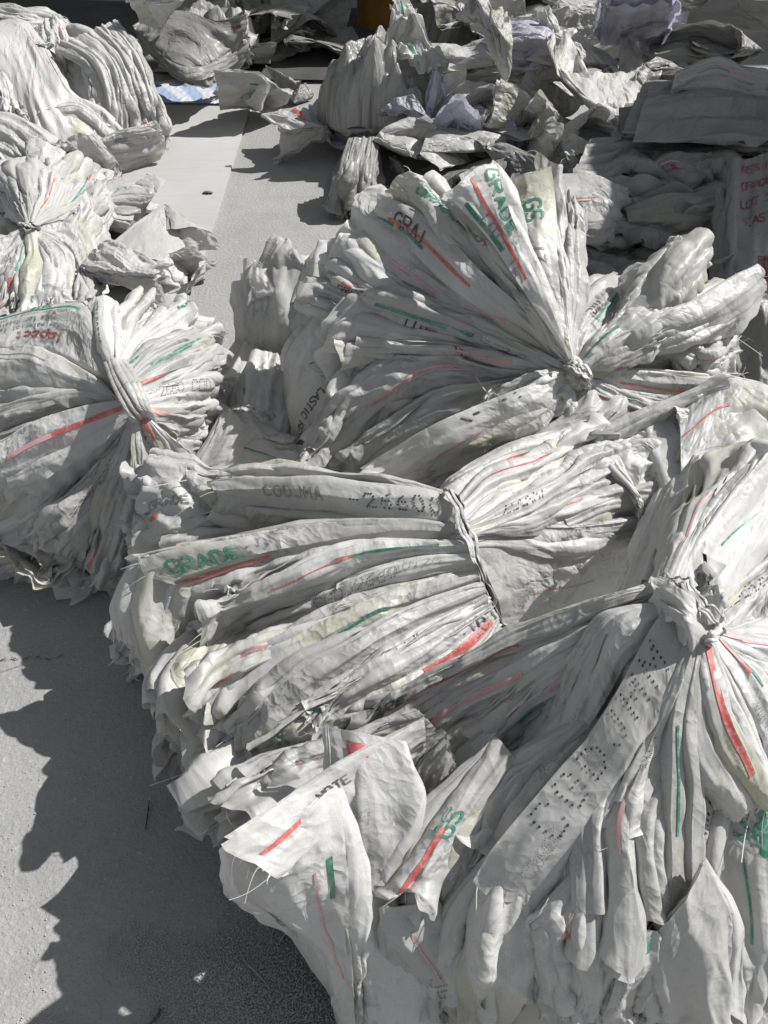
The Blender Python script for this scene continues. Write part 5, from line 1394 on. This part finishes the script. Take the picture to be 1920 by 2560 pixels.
# plastic pellets spilled at the near left
mp_, nt_, bs = mat('pellet')
bs.inputs['Base Color'].default_value = (.42, .42, .41, 1)
bs.inputs['Roughness'].default_value = .4
rg = np.random.default_rng(8)
ico = []
ph = (1 + 5 ** .5) / 2
V0 = np.array([(-1, ph, 0), (1, ph, 0), (-1, -ph, 0), (1, -ph, 0), (0, -1, ph), (0, 1, ph), (0, -1, -ph), (0, 1, -ph), (ph, 0, -1), (ph, 0, 1), (-ph, 0, -1), (-ph, 0, 1)]) / 1.9
F0 = np.array([(0, 11, 5), (0, 5, 1), (0, 1, 7), (0, 7, 10), (0, 10, 11), (1, 5, 9), (5, 11, 4), (11, 10, 2), (10, 7, 6), (7, 1, 8), (3, 9, 4), (3, 4, 2), (3, 2, 6), (3, 6, 8), (3, 8, 9), (4, 9, 5), (2, 4, 11), (6, 2, 10), (8, 6, 7), (9, 8, 1)])
pos = []
while len(pos) < 17000:
    q = rg.uniform([-40, 1900], [960, 2620], (4000, 2))
    d = np.clip((q[:, 0] - 60) / 620, 0, 1) * .9 + np.clip((q[:, 1] - 2150) / 400, 0, 1) * .7
    cl = wob(q[:, 0] / 900, q[:, 1] / 900, np.random.default_rng(77), 3, 6)
    keep = rg.random(4000) < np.clip((d - .75) * 1.2 + cl * .6, .006, 1)
    pos += list(q[keep])
pos = np.array(pos[:17000])
Wp = np.array([at(x, y, 0) for x, y in pos])
r = rg.uniform(.0013, .0021, len(Wp))
dens = np.clip((pos[:, 0] - 500) / 300, 0, 1) * np.clip((pos[:, 1] - 2150) / 200, 0, 1)
Wp[:, 2] = r * .8 + rg.random(len(Wp)) ** 2 * .006 * dens
R = rg.normal(0, 1, (len(Wp), 3, 3))
Q = np.linalg.qr(R)[0]
VV = np.einsum('nij,kj->nki', Q * (np.array([1, .8, .6])[None, None]), V0) * r[:, None, None] + Wp[:, None]
FF = (F0[None] + (np.arange(len(Wp)) * 12)[:, None, None]).reshape(-1, 3)
mb = MB()
mb.add(VV.reshape(-1, 3), FF)
o = mb.build('plastic_pellets', [mp_])
tag(o, 'grey plastic pellets spilled over the shaded concrete', 'pellets', kind='stuff')

# ================= light, sky, camera =================
cam = D.objects.new('camera', D.cameras.new('camera'))
COL.objects.link(cam)
cam.location = (0, 0, CAMZ)
cam.rotation_euler = (math.pi / 2 - PITCH, 0, 0)
cam.data.sensor_fit = 'VERTICAL'
cam.data.sensor_height = 24
cam.data.lens = FPX / 2560 * 24
cam.data.clip_start = .02
cam.data.clip_end = 200
SC.camera = cam
sd = Vector((.85, .33, .91)).normalized()
sun = D.objects.new('sun', D.lights.new('sun', 'SUN'))
COL.objects.link(sun)
sun.data.energy = 4.3
sun.data.angle = math.radians(.55)
sun.data.color = (1, .985, .96)
sun.rotation_euler = sd.to_track_quat('Z', 'Y').to_euler()
w = D.worlds.new('World')
SC.world = w
w.use_nodes = True
nt_ = w.node_tree
sky = N(nt_, 'ShaderNodeTexSky', sky_type='NISHITA', sun_disc=False)
sky.sun_elevation = math.asin(sd.z)
sky.sun_rotation = math.atan2(sd.x, sd.y)
hs = N(nt_, 'ShaderNodeHueSaturation')
hs.inputs['Saturation'].default_value = .22
nt_.links.new(sky.outputs[0], hs.inputs['Color'])
bg = nt_.nodes['Background']
nt_.links.new(hs.outputs[0], bg.inputs['Color'])
bg.inputs['Strength'].default_value = .062
SC.view_settings.view_transform = 'Standard'
SC.view_settings.look = 'None'
SC.view_settings.exposure = 0.46
SC.view_settings.gamma = 1.0
SC.cycles.max_bounces = 8
SC.cycles.diffuse_bounces = 5
SC.cycles.transmission_bounces = 5
